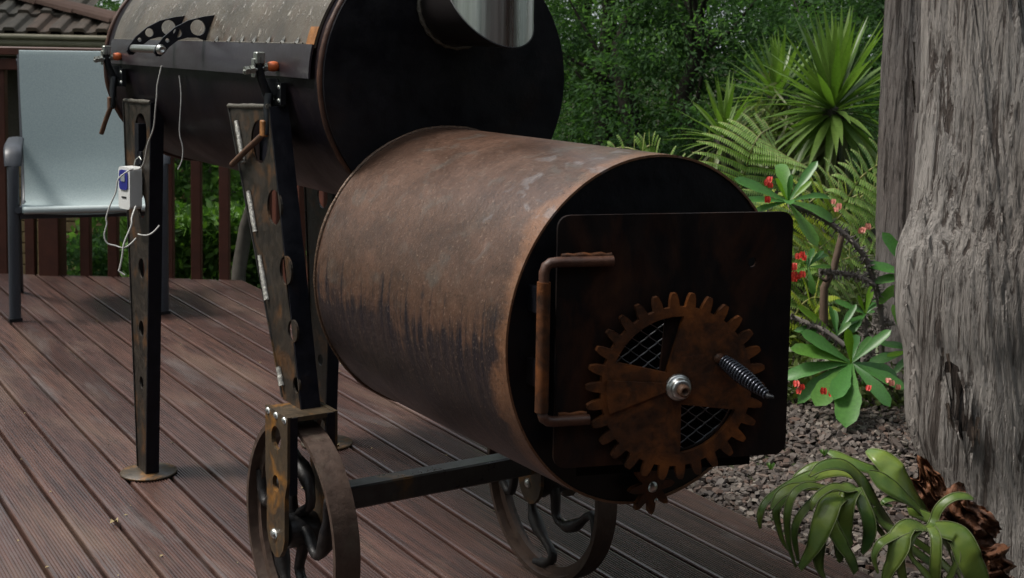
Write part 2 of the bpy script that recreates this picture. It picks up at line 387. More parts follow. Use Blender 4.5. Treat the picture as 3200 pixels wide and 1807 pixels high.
        for lp in loops:
            m = len(lp)
            ar = sum(lp[i][0] * lp[(i + 1) % m][1] - lp[(i + 1) % m][0] * lp[i][1] for i in range(m))
            fl = (ar > 0) == (k == 0)
            for i in range(m):
                a, b = k + i, k + (i + 1) % m
                fs.append((a, b, b + N, a + N) if fl else (b, a, a + N, b + N))
            k += m
        return s.add(A + B, fs)
    def dome(s, c, axis, r, h, n=10, base=0):
        prof = [(r, -base)] + [(r * math.cos(t), h * math.sin(t)) for t in (0, .5, 1.0, 1.35)] + [(1e-4, h)]
        return s.lathe(prof, c, axis, n)
    def mesh(s, name, off=(0, 0, 0)):
        me = bpy.data.meshes.new(name); ox, oy, oz = off
        me.from_pydata([(x - ox, y - oy, z - oz) for x, y, z in s.v], [], s.f)
        me.polygons.foreach_set('use_smooth', s.sm); me.update(); return me
def circ2(cx, cy, r, n=20, ry=None): return [(cx + r * math.cos(2 * PI * k / n), cy + (ry or r) * math.sin(2 * PI * k / n)) for k in range(n)]

def tag(o, label=None, cat=None, group=None, kind=None):
    for k, v in (('label', label), ('category', cat), ('group', group), ('kind', kind)):
        if v: o[k] = v
    return o
def thing(name, label, cat, loc=(0, 0, 0), group=None):
    o = bpy.data.objects.new(name, None); COL.objects.link(o); o.location = loc; o.empty_display_size = .05
    return tag(o, label, cat, group)
def base_of(o):
    while o.parent: o = o.parent
    return o.location
def part(parent, name, mb, m, label=None, kind=None):
    """a mesh of its own under its thing (or under one of its parts)"""
    off = base_of(parent) if parent else (0, 0, 0)
    me = mb if isinstance(mb, bpy.types.Mesh) else mb.mesh(name, off)
    if not me.materials: me.materials.append(MAT[m])
    o = bpy.data.objects.new(name, me); COL.objects.link(o)
    if parent: o.parent = parent
    return tag(o, label, None, None, kind)
def solo(name, mb, m, label=None, cat=None, group=None, kind=None):
    return tag(part(None, name, mb, m), label, cat, group, kind)
def sm(a, b, x):
    t = max(0, min(1, (x - a) / (b - a))); return t * t * (3 - 2 * t)
def spline(pts, n=8):
    """Catmull-Rom through pts (any tuple length)"""
    P = [tuple(p) for p in pts]; out = []
    for i in range(len(P) - 1):
        a, b, c, d = P[max(i - 1, 0)], P[i], P[i + 1], P[min(i + 2, len(P) - 1)]
        for k in range(n):
            t = k / n
            out.append(tuple(.5 * (2 * b[j] + (c[j] - a[j]) * t + (2 * a[j] - 5 * b[j] + 4 * c[j] - d[j]) * t * t + (3 * b[j] - a[j] - 3 * c[j] + d[j]) * t ** 3) for j in range(len(b))))
    out.append(P[-1]); return out

# ================================================================== ground and deck
rnd = random.Random(7)
def ground_z(x, y):
    lat = x * .84 - y * .543
    z = -.045 - .80 * sm(.15, -1.4, lat)
    if x < .80 + .0276 * y: z = min(z, -.30)
    return z + .25 * sm(6, 30, (x - 2) ** 2 / 9 + 0) * 0
def build_ground():
    mb = MB(); xs = [-120, -60, -30, -16, -9, -5] + [-3.6 + .3 * k for k in range(15)] + [.78, .84] + [1.0 + .25 * k for k in range(24)] + [7.5, 9, 12, 18, 30, 60, 120]
    ys = [-120, -60, -30, -12, -6] + [-4 + .3 * k for k in range(46)] + [10.5, 12, 15, 20, 30, 60, 150]
    nx = len(xs)
    vs = [(x, y, ground_z(x, y)) for y in ys for x in xs]
    fs = [(j * nx + i, j * nx + i + 1, (j + 1) * nx + i + 1, (j + 1) * nx + i) for j in range(len(ys) - 1) for i in range(nx - 1)]
    mb.add(vs, fs, True); solo('ground', mb, 'soil', kind='structure')
build_ground()

DEL = .0276; BD = Vector((math.sin(DEL), math.cos(DEL), 0)); BN = Vector((math.cos(DEL), -math.sin(DEL), 0))
PITCHB, OFFB = .0957, -.6107
def back_y(x): return 4.563 - .7426 * (x - .143)        # the deck's far edge is cut on a slant
def build_deck():
    fr = MB()
    for k in range(14):                                     # joists
        c = Vector((-1.2, -2.9 + .45 * k, -.075)); fr.box(c, (3.6 if k < 12 else 2.0, .045, .09))
    fr.box((.80 + .0276 * .3, .35, -.078), (.030, 7.0, .09), Matrix.Rotation(-DEL, 3, 'Z'))
    deck = solo('deck', fr, 'joist', kind='structure')
    prof = []; wd = PITCHB - .0085; ng = 11
    prof.append((0, -.019)); prof.append((0, -.004)); prof.append((.0012, -.0012)); prof.append((.0042, 0))
    g0, g1 = .0065, wd - .0065; st = (g1 - g0) / ng
    for k in range(ng):
        a = g0 + k * st; prof += [(a + st * .12, 0), (a + st * .3, -.0024), (a + st * .7, -.0024), (a + st * .88, 0)]
    prof += [(wd - .0042, 0), (wd - .0012, -.0012), (wd, -.004), (wd, -.019)]
    n = len(prof)
    for k in range(-24, 15):
        c0 = OFFB + PITCHB * k + .0042 + rnd.uniform(-.0006, .0006); dz = rnd.uniform(-.0008, .0008)
        mb = MB(); vs = []
        for e in (0, 1):
            for c, z in prof:
                p = BN * (c0 + c)
                if e == 0: t = -3.2
                else:
                    t = (back_y(p.x) - p.y) / (BD.y + .7426 * BD.x)
                q = p + BD * t; vs.append((q.x, q.y, z + dz))
        mb.add(vs, [(i, i + 1, n + i + 1, n + i) for i in range(n - 1)] + [tuple(range(n))[::-1], tuple(range(n, 2 * n))])
        part(deck, 'board', mb, 'deck_wood')
build_deck()

# ================================================================== the offset smoker
SM = thing('offset_smoker', 'rusty home-built offset barrel smoker on iron wheels standing on the wooden deck', 'smoker', (0, 0, 0))
FZ, FR, FL = .6482, .254, .6126                     # firebox axis height, radius, length
CX, CZ, CR = .0129, .9873, .2503                    # cooking drum
CY0, CY1 = .6126, 1.929
Yv = Vector((0, 1, 0))
def drum(r, x, z, y0, y1, n=96, th=.006, a0=0, a1=2 * PI):
    """open steel drum along Y with wall thickness; angle 0 points to -X, positive upwards"""
    mb = MB(); ro, ri = r, r - th
    return mb.lathe([(ri, y1 - 0), (ro, y1), (ro, y0), (ri, y0), (ri, y1)], (x, 0, z), Yv, n, True, a0, a1, ref=(-1, 0, 0))
def sharpen(o, deg=35):
    me = o.data
    bm = bmesh.new(); bm.from_mesh(me); bmesh.ops.remove_doubles(bm, verts=bm.verts, dist=1e-6); bmesh.ops.recalc_face_normals(bm, faces=bm.faces)
    for e in bm.edges:
        if len(e.link_faces) == 2 and e.calc_face_angle(0) > math.radians(deg): e.smooth = False
    bm.to_mesh(me); bm.free(); return o
# --- firebox
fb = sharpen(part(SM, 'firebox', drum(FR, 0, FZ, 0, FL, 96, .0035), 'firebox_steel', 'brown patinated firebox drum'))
op = [(-.135, -.125), (.135, -.125), (.135, .125), (-.135, .125)]
front = MB().plate([(x, y) for x, y in circ2(0, 0, FR - .0037, 96)], [op], (0, .0085, FZ), (1, 0, 0), (0, 0, 1), .006)
part(fb, 'front_plate', front, 'plate_black')
bead = MB().tube([(FR * 1.002 * math.cos(t), FL - .004, FZ + FR * 1.002 * math.sin(t)) for t in [2 * PI * k / 90 for k in range(90)]], [.0028 + .0016 * rnd.random() for _ in range(90)], 6, True)
part(fb, 'weld_bead', bead, 'weld_rust')
# --- door: square plate standing a little open on its hinge at the left
U = Vector((.950, -.315, 0)).normalized(); NRM = Vector((U.y, -U.x, 0)); D0 = Vector((-.193, -.03, 0)); Zv = Vector((0, 0, 1))
def DP(a, z, e=0): return D0 + U * a + Zv * z + NRM * e
def rrect(x0, y0, x1, y1, r, n=5):
    out = []
    for cx, cy, a in ((x1 - r, y0 + r, -PI / 2), (x1 - r, y1 - r, 0), (x0 + r, y1 - r, PI / 2), (x0 + r, y0 + r, PI)):
        out += [(cx + r * math.cos(a + PI / 2 * k / n), cy + r * math.sin(a + PI / 2 * k / n)) for k in range(n + 1)]
    return out
GC = (.172, .591)
def sector(cx, cy, r0, r1, a0, a1, n=14, apex=None):
    a0, a1 = math.radians(a0), math.radians(a1)
    pts = [(cx + r1 * math.cos(a0 + (a1 - a0) * k / n), cy + r1 * math.sin(a0 + (a1 - a0) * k / n)) for k in range(n + 1)]
    pts.append(apex if apex else (cx + r0 * math.cos((a0 + a1) / 2), cy + r0 * math.sin((a0 + a1) / 2))); return pts
dh1 = sector(*GC, .026, .094, 99, 170, apex=(GC[0] - .022, GC[1] + .012)); dh2 = sector(*GC, .026, .094, -96, -12, apex=(GC[0] + .008, GC[1] - .020))
dmb = MB().plate(rrect(0, .483, .343, .829, .017), [circ2(.283, .759, .0068, 14), dh1, dh2], D0 - NRM * .006, U, Zv, .006)
# plate() extrudes along u x v = -NRM or +NRM; keep it symmetrical about the plane
door = part(SM, 'door', dmb, 'door_steel', 'square black steel firebox door, slightly open')
mw = MB()                                              # expanded-metal mesh behind the vents
for wx0, wx1, wz0, wz1 in ((-.10, 0., .02, .10), (.0, .10, -.098, -.02)):
    for r in range(9):
        for c in range(9):
            x = wx0 + c * .026 + (r % 2) * .013; z = wz0 + r * .0095
            if x > wx1 + .004 or z > wz1: continue
            for s in (-1, 1):
                a, b = (x, z), (x + s * .0100, z + .0062); m2 = (x + s * .013, z + .0095)
                if math.hypot(x, z) < .11: mw.tube([DP(GC[0] + q[0], GC[1] + q[1], -.012) for q in (a, b, m2)], .0009, 4)
part(door, 'vent_mesh', mw, 'mesh_wire', None, 'stuff')
vent_dark = MB().box(DP(GC[0], GC[1], -.030), (.26, .002, .26), Matrix.Rotation(math.atan2(U.y, U.x), 3, 'Z'))  # added black sheet standing in for the dark firebox interior behind the vents
part(door, 'vent_backing', vent_dark, 'vent_dark')
# damper gear: 30 teeth, two vents
def gear_outline(cx, cy, ro, rr, nt, ph, tip=.30, root=.62):
    pts = []; st = 2 * PI / nt
    for k in range(nt):
        a = ph + st * k
        for r, f in ((rr, -root / 2), (rr + (ro - rr) * .55, -(tip + .17) / 2), (ro - .002, -tip / 2), (ro, -tip / 3), (ro, tip / 3), (ro - .002, tip / 2), (rr + (ro - rr) * .55, (tip + .17) / 2), (rr, root / 2)):
            pts.append((cx + r * math.cos(a + st * f), cy + r * math.sin(a + st * f)))
    return pts
w1 = sector(*GC, .026, .098, 86, 157, apex=(GC[0] - .016, GC[1] + .020)); w2 = sector(*GC, .026, .094, -86, -23, apex=(GC[0] + .006, GC[1] - .025))
TH = 1 if U.cross(Zv).dot(NRM) > 0 else -1
gm = MB().plate(gear_outline(*GC, .1305, .111, 30, math.radians(93.67)), [w1, w2], DP(0, 0, .004 if TH > 0 else .012), U, Zv, .008)
gear = part(SM, 'damper_gear', gm, 'gear_rust', 'rusty toothed air damper wheel')
sp = MB().plate(sector(*GC, .004, .103, 172, 198, 6, apex=(GC[0] + .01, GC[1] + .004)), [], DP(0, 0, .0125 if TH > 0 else .0155), U, Zv, .003)
part(gear, 'stiffener', sp, 'gear_rust')
hb = MB().lathe([(.0185, .0), (.0185, .004), (.0165, .006), (.0145, .006), (.0145, .014), (.012, .017), (.0085, .017)], DP(*GC, .012), NRM, 20)
part(gear, 'washer', hb, 'bolt_steel')
part(gear, 'bolt', MB().lathe([(.0085, .0), (.0085, .012), (.0065, .014), (.0045, .014), (.004, .009), (.0001, .009)], DP(*GC, .026), NRM, 12), 'clamp_rust')
# spring handle
h0 = DP(GC[0] + .062, GC[1] + .037, .010); h1 = DP(GC[0] + .097, GC[1] + .003, .092); ax = (h1 - h0)
e1 = ax.normalized().orthogonal().normalized(); e2 = ax.normalized().cross(e1); cp = []; turns = 17
for k in range(turns * 10 + 1):
    t = k / (turns * 10); r = .0078 + .0042 * math.sin(PI * min(1, t * 1.05)) - .003 * t; a = 2 * PI * turns * t
    cp.append(h0 + ax * (.06 + .9 * t) + (e1 * math.cos(a) + e2 * math.sin(a)) * r)
hd = part(gear, 'spring_handle', MB().tube(cp, .0021, 6), 'spring', 'black coil spring handle')
part(hd, 'rod', MB().tube([h0, h0 + ax * .4, h0 + ax * 1.0, h0 + ax * 1.07 - e1 * .004], [.0045, .004, .004, .002], 8), 'clamp_dark')
part(gear, 'boss', MB().dome(DP(GC[0] + .060, GC[1] + .037, .011), NRM, .008, .007), 'gear_rust')
# hinge: pipe on the firebox with two bent rods welded to the door
hx = -.021
hinge = part(SM, 'hinge_pipe', MB().tube([DP(hx, z, -.002 + .012) for z in (.566, .60, .70, .742)], .0092, 14), 'gear_rust')
for zt, s in ((.768, 1), (.552, -1)):
    pa = [DP(hx, .742 if s > 0 else .566, .010), DP(hx, zt - s * .014, .010), DP(hx + .003, zt - s * .005, .010), DP(hx + .009, zt - s * .001, .010), DP(hx + .018, zt, .010), DP(.04, zt, .010), DP(.075 if s > 0 else .046, zt, .010)]
    part(hinge, 'rod', MB().tube(pa, .0072, 12), 'rim_red')
    wb = MB().tube([DP(.004 + .0078 * k, zt + .0075 + .001 * math.sin(k * 2.1), .006) for k in range(10 if s > 0 else 6)], [.003 + .0012 * rnd.random() for _ in range(10 if s > 0 else 6)], 6)
    part(hinge, 'weld_bead', wb, 'gear_rust')
for z_ in (.615, .715): part(hinge, 'mounting_tab', MB().box(DP(hx - .004, z_, -.010), (.009, .03, .035)), 'plate_black')
# small sprocket latch under the door
so_ = []
for k in range(8 * 6):
    a = 2 * PI * k / 48; so_.append((.030 + .0115 * math.cos(8 * a), a))
sg = MB().plate([(r * math.cos(a), r * math.sin(a)) for r, a in so_], [], (-.011, -.012, .424), (1, 0, 0), (0, 0, 1), .008)
sgo = part(SM, 'latch_sprocket', sg, 'gear_rust')
part(sgo, 'bolt', MB().dome((-.011, -.0195, .424), (0, -1, 0), .0085, .005), 'bolt_steel')
part(sgo, 'pin', MB().dome((-.004, -.0195, .403), (0, -1, 0), .0035, .003), 'bolt_steel')

# --- cooking drum
ch = sharpen(part(SM, 'cooking_chamber', drum(CR, CX, CZ, CY0 + .010, CY1 - .010), 'chamber_steel', 'dark steel cooking drum'))
for yy, nm in ((CY0, 0), (CY1 - .008, 1)):
    pl = MB().plate(circ2(0, 0, CR + .0005, 96), [], (CX, yy + .008, CZ), (1, 0, 0), (0, 0, 1), .008)
    ep = part(ch, 'end_plate', pl, 'plate_black' if nm == 0 else 'chamber_steel')
    ring = MB().tube([(CX + (CR + .001) * math.cos(t), yy + (.013 if nm == 0 else -.004), CZ + (CR + .001) * math.sin(t)) for t in [2 * PI * k / 100 for k in range(100)]], [.0058 + .0014 * rnd.random() for _ in range(100)], 7, True)
    part(ep, 'weld_rim', ring, 'rim_red')
# lid with its lip
DEG = PI / 180
lid = sharpen(part(SM, 'lid', drum(CR + .0062, CX, CZ, .657, 1.852, 70, .005, 12.5 * DEG, 168 * DEG), 'lid_steel', 'pale greasy drum lid with curved handle'))
lip = sharpen(part(lid, 'lip', drum(CR + .0105, CX, CZ, .655, 1.853, 8, .004, .4 * DEG, 13.6 * DEG), 'lip_steel'))
edge = MB()
for k in range(60):
    t = 0
part(lid, 'rust_strip', sharpen(part(None, 'tmp', drum(CR + .0069, CX, CZ, .6562, .690, 10, .0012, 9.5 * DEG, 21 * DEG), 'rust_orange')).data, 'rust_orange')
bpy.data.objects.remove(bpy.data.objects['tmp'])
for k in range(7):
    y = .726 + k * .067 + rnd.uniform(-.004, .004); a = (13.6 + .5) * DEG; c = Vector((CX - (CR + .0085) * math.cos(a), y, CZ + (CR + .0085) * math.sin(a)))
    mb = MB(); d = Vector((-math.cos(a), 0, math.sin(a))); t_ = Vector((math.sin(a), 0, math.cos(a)))
    mb.add([c - t_ * .004 + Yv * .012, c + t_ * .013 - Yv * .006, c - t_ * .004 - Yv * .008, c + d * .0055 - Yv * .004], [(0, 2, 1), (0, 3, 2), (0, 1, 3), (1, 2, 3)])
    part(lid, 'tack_weld', mb, 'weld')
part(lid, 'seam_weld', MB().tube([(CX - (CR + .0085) * math.cos(13.8 * DEG), .70 + .02 * k, CZ + (CR + .0085) * math.sin(13.8 * DEG)) for k in range(58)], [.0014 + .0008 * rnd.random() for _ in range(58)], 5), 'weld_dark')
HO = [(-.214, 1.104), (-.24, 1.100), (-.271, 1.092), (-.30, 1.077), (-.325, 1.056), (-.341, 1.035), (-.344, 1.025), (-.339, 1.017), (-.331, 1.017), (-.324, 1.023), (-.312, 1.037), (-.295, 1.050), (-.275, 1.056), (-.252, 1.056), (-.236, 1.050), (-.226, 1.046)]
for y in (1.2, 1.385):
    hp = MB().plate(HO, [circ2(-.252, 1.077, .0165, 20), circ2(-.295, 1.0655, .0095, 16), circ2(-.3165, 1.050, .0045, 12)], (0, y + .003, 0), (1, 0, 0), (0, 0, 1), .006)
    part(lid, 'handle_bracket', hp, 'leg_dark')
hbar = part(lid, 'handle_bar', MB().tube([(-.331, 1.2, 1.031), (-.331, 1.29, 1.031), (-.331, 1.385, 1.031)], .0085, 16), 'bolt_steel')
part(hbar, 'bolt', MB().lathe([(.0105, 0), (.0105, .003), (.0085, .004), (.0075, .009), (.005, .010), (.004, .006), (.0001, .006)], (-.331, 1.197, 1.031), (0, -1, 0), 14), 'bolt_steel')
# --- flue: dark elbow out of the end plate, mitred into an upright stainless pipe
PX, PY, PZ, PR = .024, .50, 1.126, .0765
n = 48; vsA = []; vsB = []; vsC = []; vsD = []
for k in range(n):
    a = 2 * PI * k / n; x = PX + PR * math.cos(a); s = PR * math.sin(a)
    vsA.append((x, CY0 + .0, PZ + s)); vsB.append((x, PY + s, PZ + s))      # horizontal stub: z = PZ+s, meets the mitre at y = PY+s
    vsC.append((x, PY + s, PZ + s)); vsD.append((x, PY + s, 2.15))
q = [(k, (k + 1) % n, n + (k + 1) % n, n + k) for k in range(n)]
flue = part(SM, 'flue_elbow', MB().add(vsA + vsB, q, True), 'elbow_steel')
part(flue, 'flue_pipe', MB().add(vsC + vsD, q, True), 'stainless', 'shiny stainless flue pipe')
part(flue, 'mitre_weld', MB().tube([Vector(p) + Vector((0, .001, -.001)) for p in vsB], .0018, 5, True), 'clamp_dark')
part(flue, 'weld_bead', MB().tube([(PX + (PR + .003) * math.cos(2 * PI * k / 44), CY0 - .002, PZ + (PR + .003) * math.sin(2 * PI * k / 44)) for k in range(44)], [.0036 + .0022 * (k % 2) for k in range(44)], 6, True), 'weld_dark')

# --- legs: folded tapering plates with lightening holes
def leg(face_x, wdt, poly, holes, nm, weld_line):
    """poly: bl, br, tr, tl in (y, z); the wide holed face looks to -X, the narrow flange faces the firebox end"""
    (y0, z0), (y1, z1), (y2, z2), (y3, z3) = poly
    L = part(SM, 'leg', MB().plate(poly, [circ2(y, z, r, 22) for y, z, r in holes], (face_x + .004, 0, 0), (0, 1, 0), (0, 0, 1), -.004), 'leg_rust', 'tapering steel leg with round lightening holes')
    fl = MB(); d = .004
    vs = [(face_x + .0005, y1 - d, z1), (face_x + wdt, y1 - d, z1), (face_x + wdt, y2 - d, z2), (face_x + .0005, y2 - d, z2), (face_x + .0005, y1 + .001, z1), (face_x + wdt, y1 + .001, z1), (face_x + wdt, y2 + .001, z2), (face_x + .0005, y2 + .001, z2)]
    fl.add(vs, [(0, 1, 2, 3), (7, 6, 5, 4), (0, 4, 5, 1), (1, 5, 6, 2), (2, 6, 7, 3), (3, 7, 4, 0)])
    part(L, 'flange', fl, 'leg_dark')
    bk = MB(); vs = [(face_x - .003, y0 + .002, z0 + .004), (face_x - .003, y3 + .002, z3), (face_x + wdt, y3 + .004, z3), (face_x + wdt, y0 + .004, z0 + .004)]
    vs += [(x, y - .004, z) for x, y, z in vs]
    bk.add(vs, [(0, 1, 2, 3), (7, 6, 5, 4), (0, 4, 5, 1), (1, 5, 6, 2), (2, 6, 7, 3), (3, 7, 4, 0)])
    part(L, 'rear_flange', bk, 'bar_steel')
    for t0, t1 in weld_line:
        pts = []
        for k in range(9):
            t = t0 + (t1 - t0) * k / 8; pts.append((face_x - .0035, y0 + (y3 - y0) * t - .014 - .022 * t, z0 + (z3 - z0) * t))
        part(L, 'weld_bead', MB().tube(pts, [.0042 + .0016 * rnd.random() for _ in pts], 6), 'weld')
    tp = MB().tube([(face_x - .001 + .003 * rnd.random(), y2 + (y3 - y2) * k / 10, z2 + (z3 - z2) * k / 10) for k in range(11)], [.0045 + .002 * rnd.random() for _ in range(11)], 6)
    part(L, 'top_weld', tp, 'weld_dark')
    return L
FLEG = [(.709, .413), (.634, .413), (.778, .935), (.975, .926)]
FH = [(.822, .868, .040), (.752, .755, .032), (.700, .648, .026), (.668, .545, .020), (.652, .452, .014)]
RLEG = [(1.680, .006), (1.622, .006), (1.568, .905), (1.772, .900)]
RH = [(1.640, .830, .046), (1.640, .655, .031), (1.642, .505, .024), (1.646, .358, .019), (1.648, .225, .015)]
for sx in (0, 1):
    lg_ = leg(-.270 + sx * .505, .037, FLEG, FH, 'front', [(.05, .11), (.33, .48), (.56, .70), (.80, .95)] if sx == 0 else [])
    rl = leg(-.236 + sx * .470, .032, RLEG, RH, 'rear', [])
    ft = MB().lathe([(.0001, 0), (.066, 0), (.068, .002), (.066, .005), (.0001, .006)], (-.221 + sx * .472, 1.644, .001), (0, 0, 1), 36)
    part(rl, 'foot_plate', ft, 'bracket')
    part(rl, 'brace', MB().box((-.225 + sx * .43, 1.66, .80), (.03, .03, .10)).box((-.24 + sx * .47, .80, .80) if False else (-.215 + sx * .40, 1.64, .77), (.05, .03, .03)), 'leg_dark')
    part(lg_, 'brace', MB().box((-.232 + sx * .45, .84, .86), (.04, .05, .06)), 'leg_dark')
# --- wheels in their forks
WR, WW, WY = .1949, .0455, .643
def rounded_plate(y0, y1, z0, z1, r, n=10):
    out = [(y1, z1), (y0, z1)]; cy = (y0 + y1) / 2
    out += [(cy - r * math.cos(PI * k / n), z0 + r - r * math.sin(PI * k / n)) for k in range(n + 1)]
    return out
for sx in (-1, 1):
    cx = .266 * sx
    fk = part(SM, 'wheel_fork', MB().box((cx, .638, .409), (.078, .092, .008)), 'bracket')
    for s in (-1, 1):
        xo = cx + s * .043
        fp = MB().plate([(.590, .4145), (.590, .300), (.601, .270), (.601, .196), (.608, .176), (.622, .160), (.640, .154), (.658, .160), (.672, .176), (.680, .196), (.680, .270), (.687, .300), (.687, .4145)], [circ2(.639, .367, .021, 20), circ2(.640, .286, .0145, 18)], (xo + .004, 0, 0), (0, 1, 0), (0, 0, 1), -.008)
        sd = part(fk, 'side_plate', fp, 'bracket')
        for q in range(3): part(sd, 'rivet', MB().dome((xo + s * .004, .603 + .036 * q, .4075 - .004 * 0), (s, 0, 0), .0065, .0045), 'bolt_steel')
        part(sd, 'axle_bolt', MB().dome((xo + s * .004, WY + .002, WR), (s, 0, 0), .0095, .007, 12), 'bolt_steel')
        part(sd, 'edge_bar', MB().box((xo - s * .012, .5885, .36), (.020, .006, .10)) if False else MB().box((xo - s * .008, .592, .345), (.014, .005, .135)), 'leg_dark')
    wh = part(SM, 'wheel', sharpen(part(None, 'tmp', MB().lathe([(WR, -WW / 2), (WR, WW / 2), (WR - .009, WW / 2), (WR - .011, .006), (WR - .026, .005), (WR - .026, -.005), (WR - .011, -.006), (WR - .009, -WW / 2), (WR, -WW / 2)], (cx, WY, WR), (1, 0, 0), 72), 'tread_iron'), 25).data, 'tread_iron', 'cast iron wheel with curled spokes')
    bpy.data.objects.remove(bpy.data.objects['tmp'])
    part(wh, 'hub', MB().lathe([(.0001, -.030), (.026, -.030), (.030, -.024), (.030, .024), (.026, .030), (.0001, .030)], (cx, WY, WR), (1, 0, 0), 24), 'cast_iron')
    ph0 = .35 if sx < 0 else 1.15
    for k in range(5):
        a0 = ph0 + 2 * PI * k / 5; pts = []; rs = []
        for q in range(15):
            t = q / 14; r = .024 + (WR - .036) * t; a = a0 + .55 * math.sin(PI * 2 * t * .92) + .25 * t
            pts.append((cx, WY + r * math.cos(a), WR + r * math.sin(a))); rs.append(.0125 - .003 * math.sin(PI * t) + (.006 if 7 <= q <= 8 else 0))
        part(wh, 'spoke', MB().tube(pts, rs, 8, flat=(1.0, .8), up=(1, 0, 0)), 'cast_iron')
part(SM, 'cross_bar', MB().box((0, .622, .247), (.448, .040, .042), None, .003), 'bar_steel')

# --- two toggle clamps that hold the lid
def clamp(y, lever_y, nm):
    xb = -.243
    cl = thing('toggle_clamp', nm, 'clamp', (xb, y, .95), 'toggle clamps on the lid')
    part(cl, 'base_plate', MB().box((xb - .006, y - .004, .958), (.010, .062, .040)), 'clamp_dark')
    for k, (dy, dz) in enumerate(((-.026, .012), (.020, .012), (-.026, -.012), (.020, -.012), (-.003, -.014))):
        part(cl, 'bolt', MB().dome((xb - .011, y + dy, .958 + dz), (-1, 0, 0), .0042, .003), 'galv')
    part(cl, 'bracket', MB().plate([(-.020, -.020), (.012, -.020), (.030, .0), (.022, .030), (-.006, .030), (-.022, .006)], [circ2(.002, -.004, .004, 8)], (xb - .012, y - .008, .955), (-.5, .866, 0), (0, 0, 1), .003), 'clamp_dark')
    arm = part(cl, 'arm', MB().tube([(xb - .022, y, .955), (xb - .034, y, .985), (xb - .038, y, 1.008), (xb - .038, y, 1.024)], [.0085, .008, .0085, .0085], 4, up=(0, 1, 0)), 'clamp_dark')
    part(arm, 'arm_end', MB().box((xb - .038, y, 1.022), (.018, .016, .022), None, .002), 'galv')
    part(arm, 'arm_flange', MB().box((xb - .0475, y + .003, 1.004), (.004, .013, .034), None, .001), 'galv')
    bl = part(cl, 'spindle', MB().tube([(xb - .068, y + .001, .997), (xb - .04, y, 1.002), (xb - .016, y - .002, 1.007)], .0036, 8), 'galv')
    for q in (-.062, -.052, -.026): part(bl, 'nut', MB().lathe([(.0001, -.004), (.0078, -.004), (.0078, .004), (.0001, .004)], (xb + q, y, 1.003 + (q + .04) * .15), (1, 0, .12), 6, False), 'galv')
    part(bl, 'rubber_tip', MB().lathe([(.0001, -.010), (.0085, -.010), (.0098, -.002), (.0085, .006), (.006, .009), (.0001, .010)], (xb - .0145, y - .003, 1.007), (-1, .02, 0), 14), 'rubber_red')
    lv = part(cl, 'lever', MB().tube([(xb - .020, y - .004, .957), (xb - .026, y - .010, .930), (xb - .026, y - .012, .900), (xb - .028, y - .010, .884)], [.009, .0085, .008, .009], 4, up=(0, 1, 0)), 'clamp_dark')
    part(lv, 'sleeve', MB().box((xb - .030, y - .006, .895), (.014, .016, .030), None, .002), 'rust_orange' if lever_y > .06 else 'clamp_rust')
    part(lv, 'rod', MB().tube([(xb - .030, y - .006, .886), (xb - .036, y + lever_y * .5, .852), (xb - .042, y + lever_y, .818)], .0058, 10), 'clamp_rust')
clamp(.795, .125, 'toggle clamp with red tip at the firebox end of the lid')
clamp(1.760, .035, 'toggle clamp with red tip at the far end of the lid beside the chair')

# ================================================================== railing along the deck's far edge
A2 = Vector((.143, 4.563, 0)); B2 = Vector((.951, 3.963, 0)); RU = (B2 - A2).normalized(); RN = Vector((RU.y, -RU.x, 0))
def railing(start, u, length, posts, offs, label, first, step=.1245):
    r = thing('railing', label, 'railing', start, 'deck railings')
    nrm = Vector((u.y, -u.x, 0)); rot = Matrix(((u.x, nrm.x, 0), (u.y, nrm.y, 0), (0, 0, 1)))
    mid = start + u * (length / 2)
    part(r, 'top_rail', MB().box(mid + Zv * .983, (length, .088, .036), rot, .004), 'rail_wood')
    part(r, 'bottom_rail', MB().box(mid + Zv * .925, (length, .035, .05), rot, .003), 'rail_wood')
    bal = None; k = 0; t = first
    while t < length:
        if not any(abs(t - p) < .075 for p in posts):
            if bal is None: bal = MB().box((0, 0, .42), (.044, .034, 1.06), None, .003).mesh('baluster')
            o = part(r, 'baluster', bal, 'rail_wood'); o.location = u * t + nrm * offs; o.rotation_euler.z = math.atan2(u.y, u.x)
        t += step
    for p in posts: part(r, 'post', MB().box(start + u * p + nrm * offs + Zv * .40, (.092, .092, 1.13), rot, .004), 'rail_wood')
    return r
railing(A2 - RU * 2.2, RU, 3.20, [2.2 + .124, .9], -.02, 'dark red-brown timber railing behind the sling chair', .01 + .1)
railing(Vector((.985, 3.86, 0)), Vector((-.0276, -1, 0)).normalized(), 1.75, [1.70], 0, 'dark red timber railing along the garden side of the deck behind the smoker', .03)

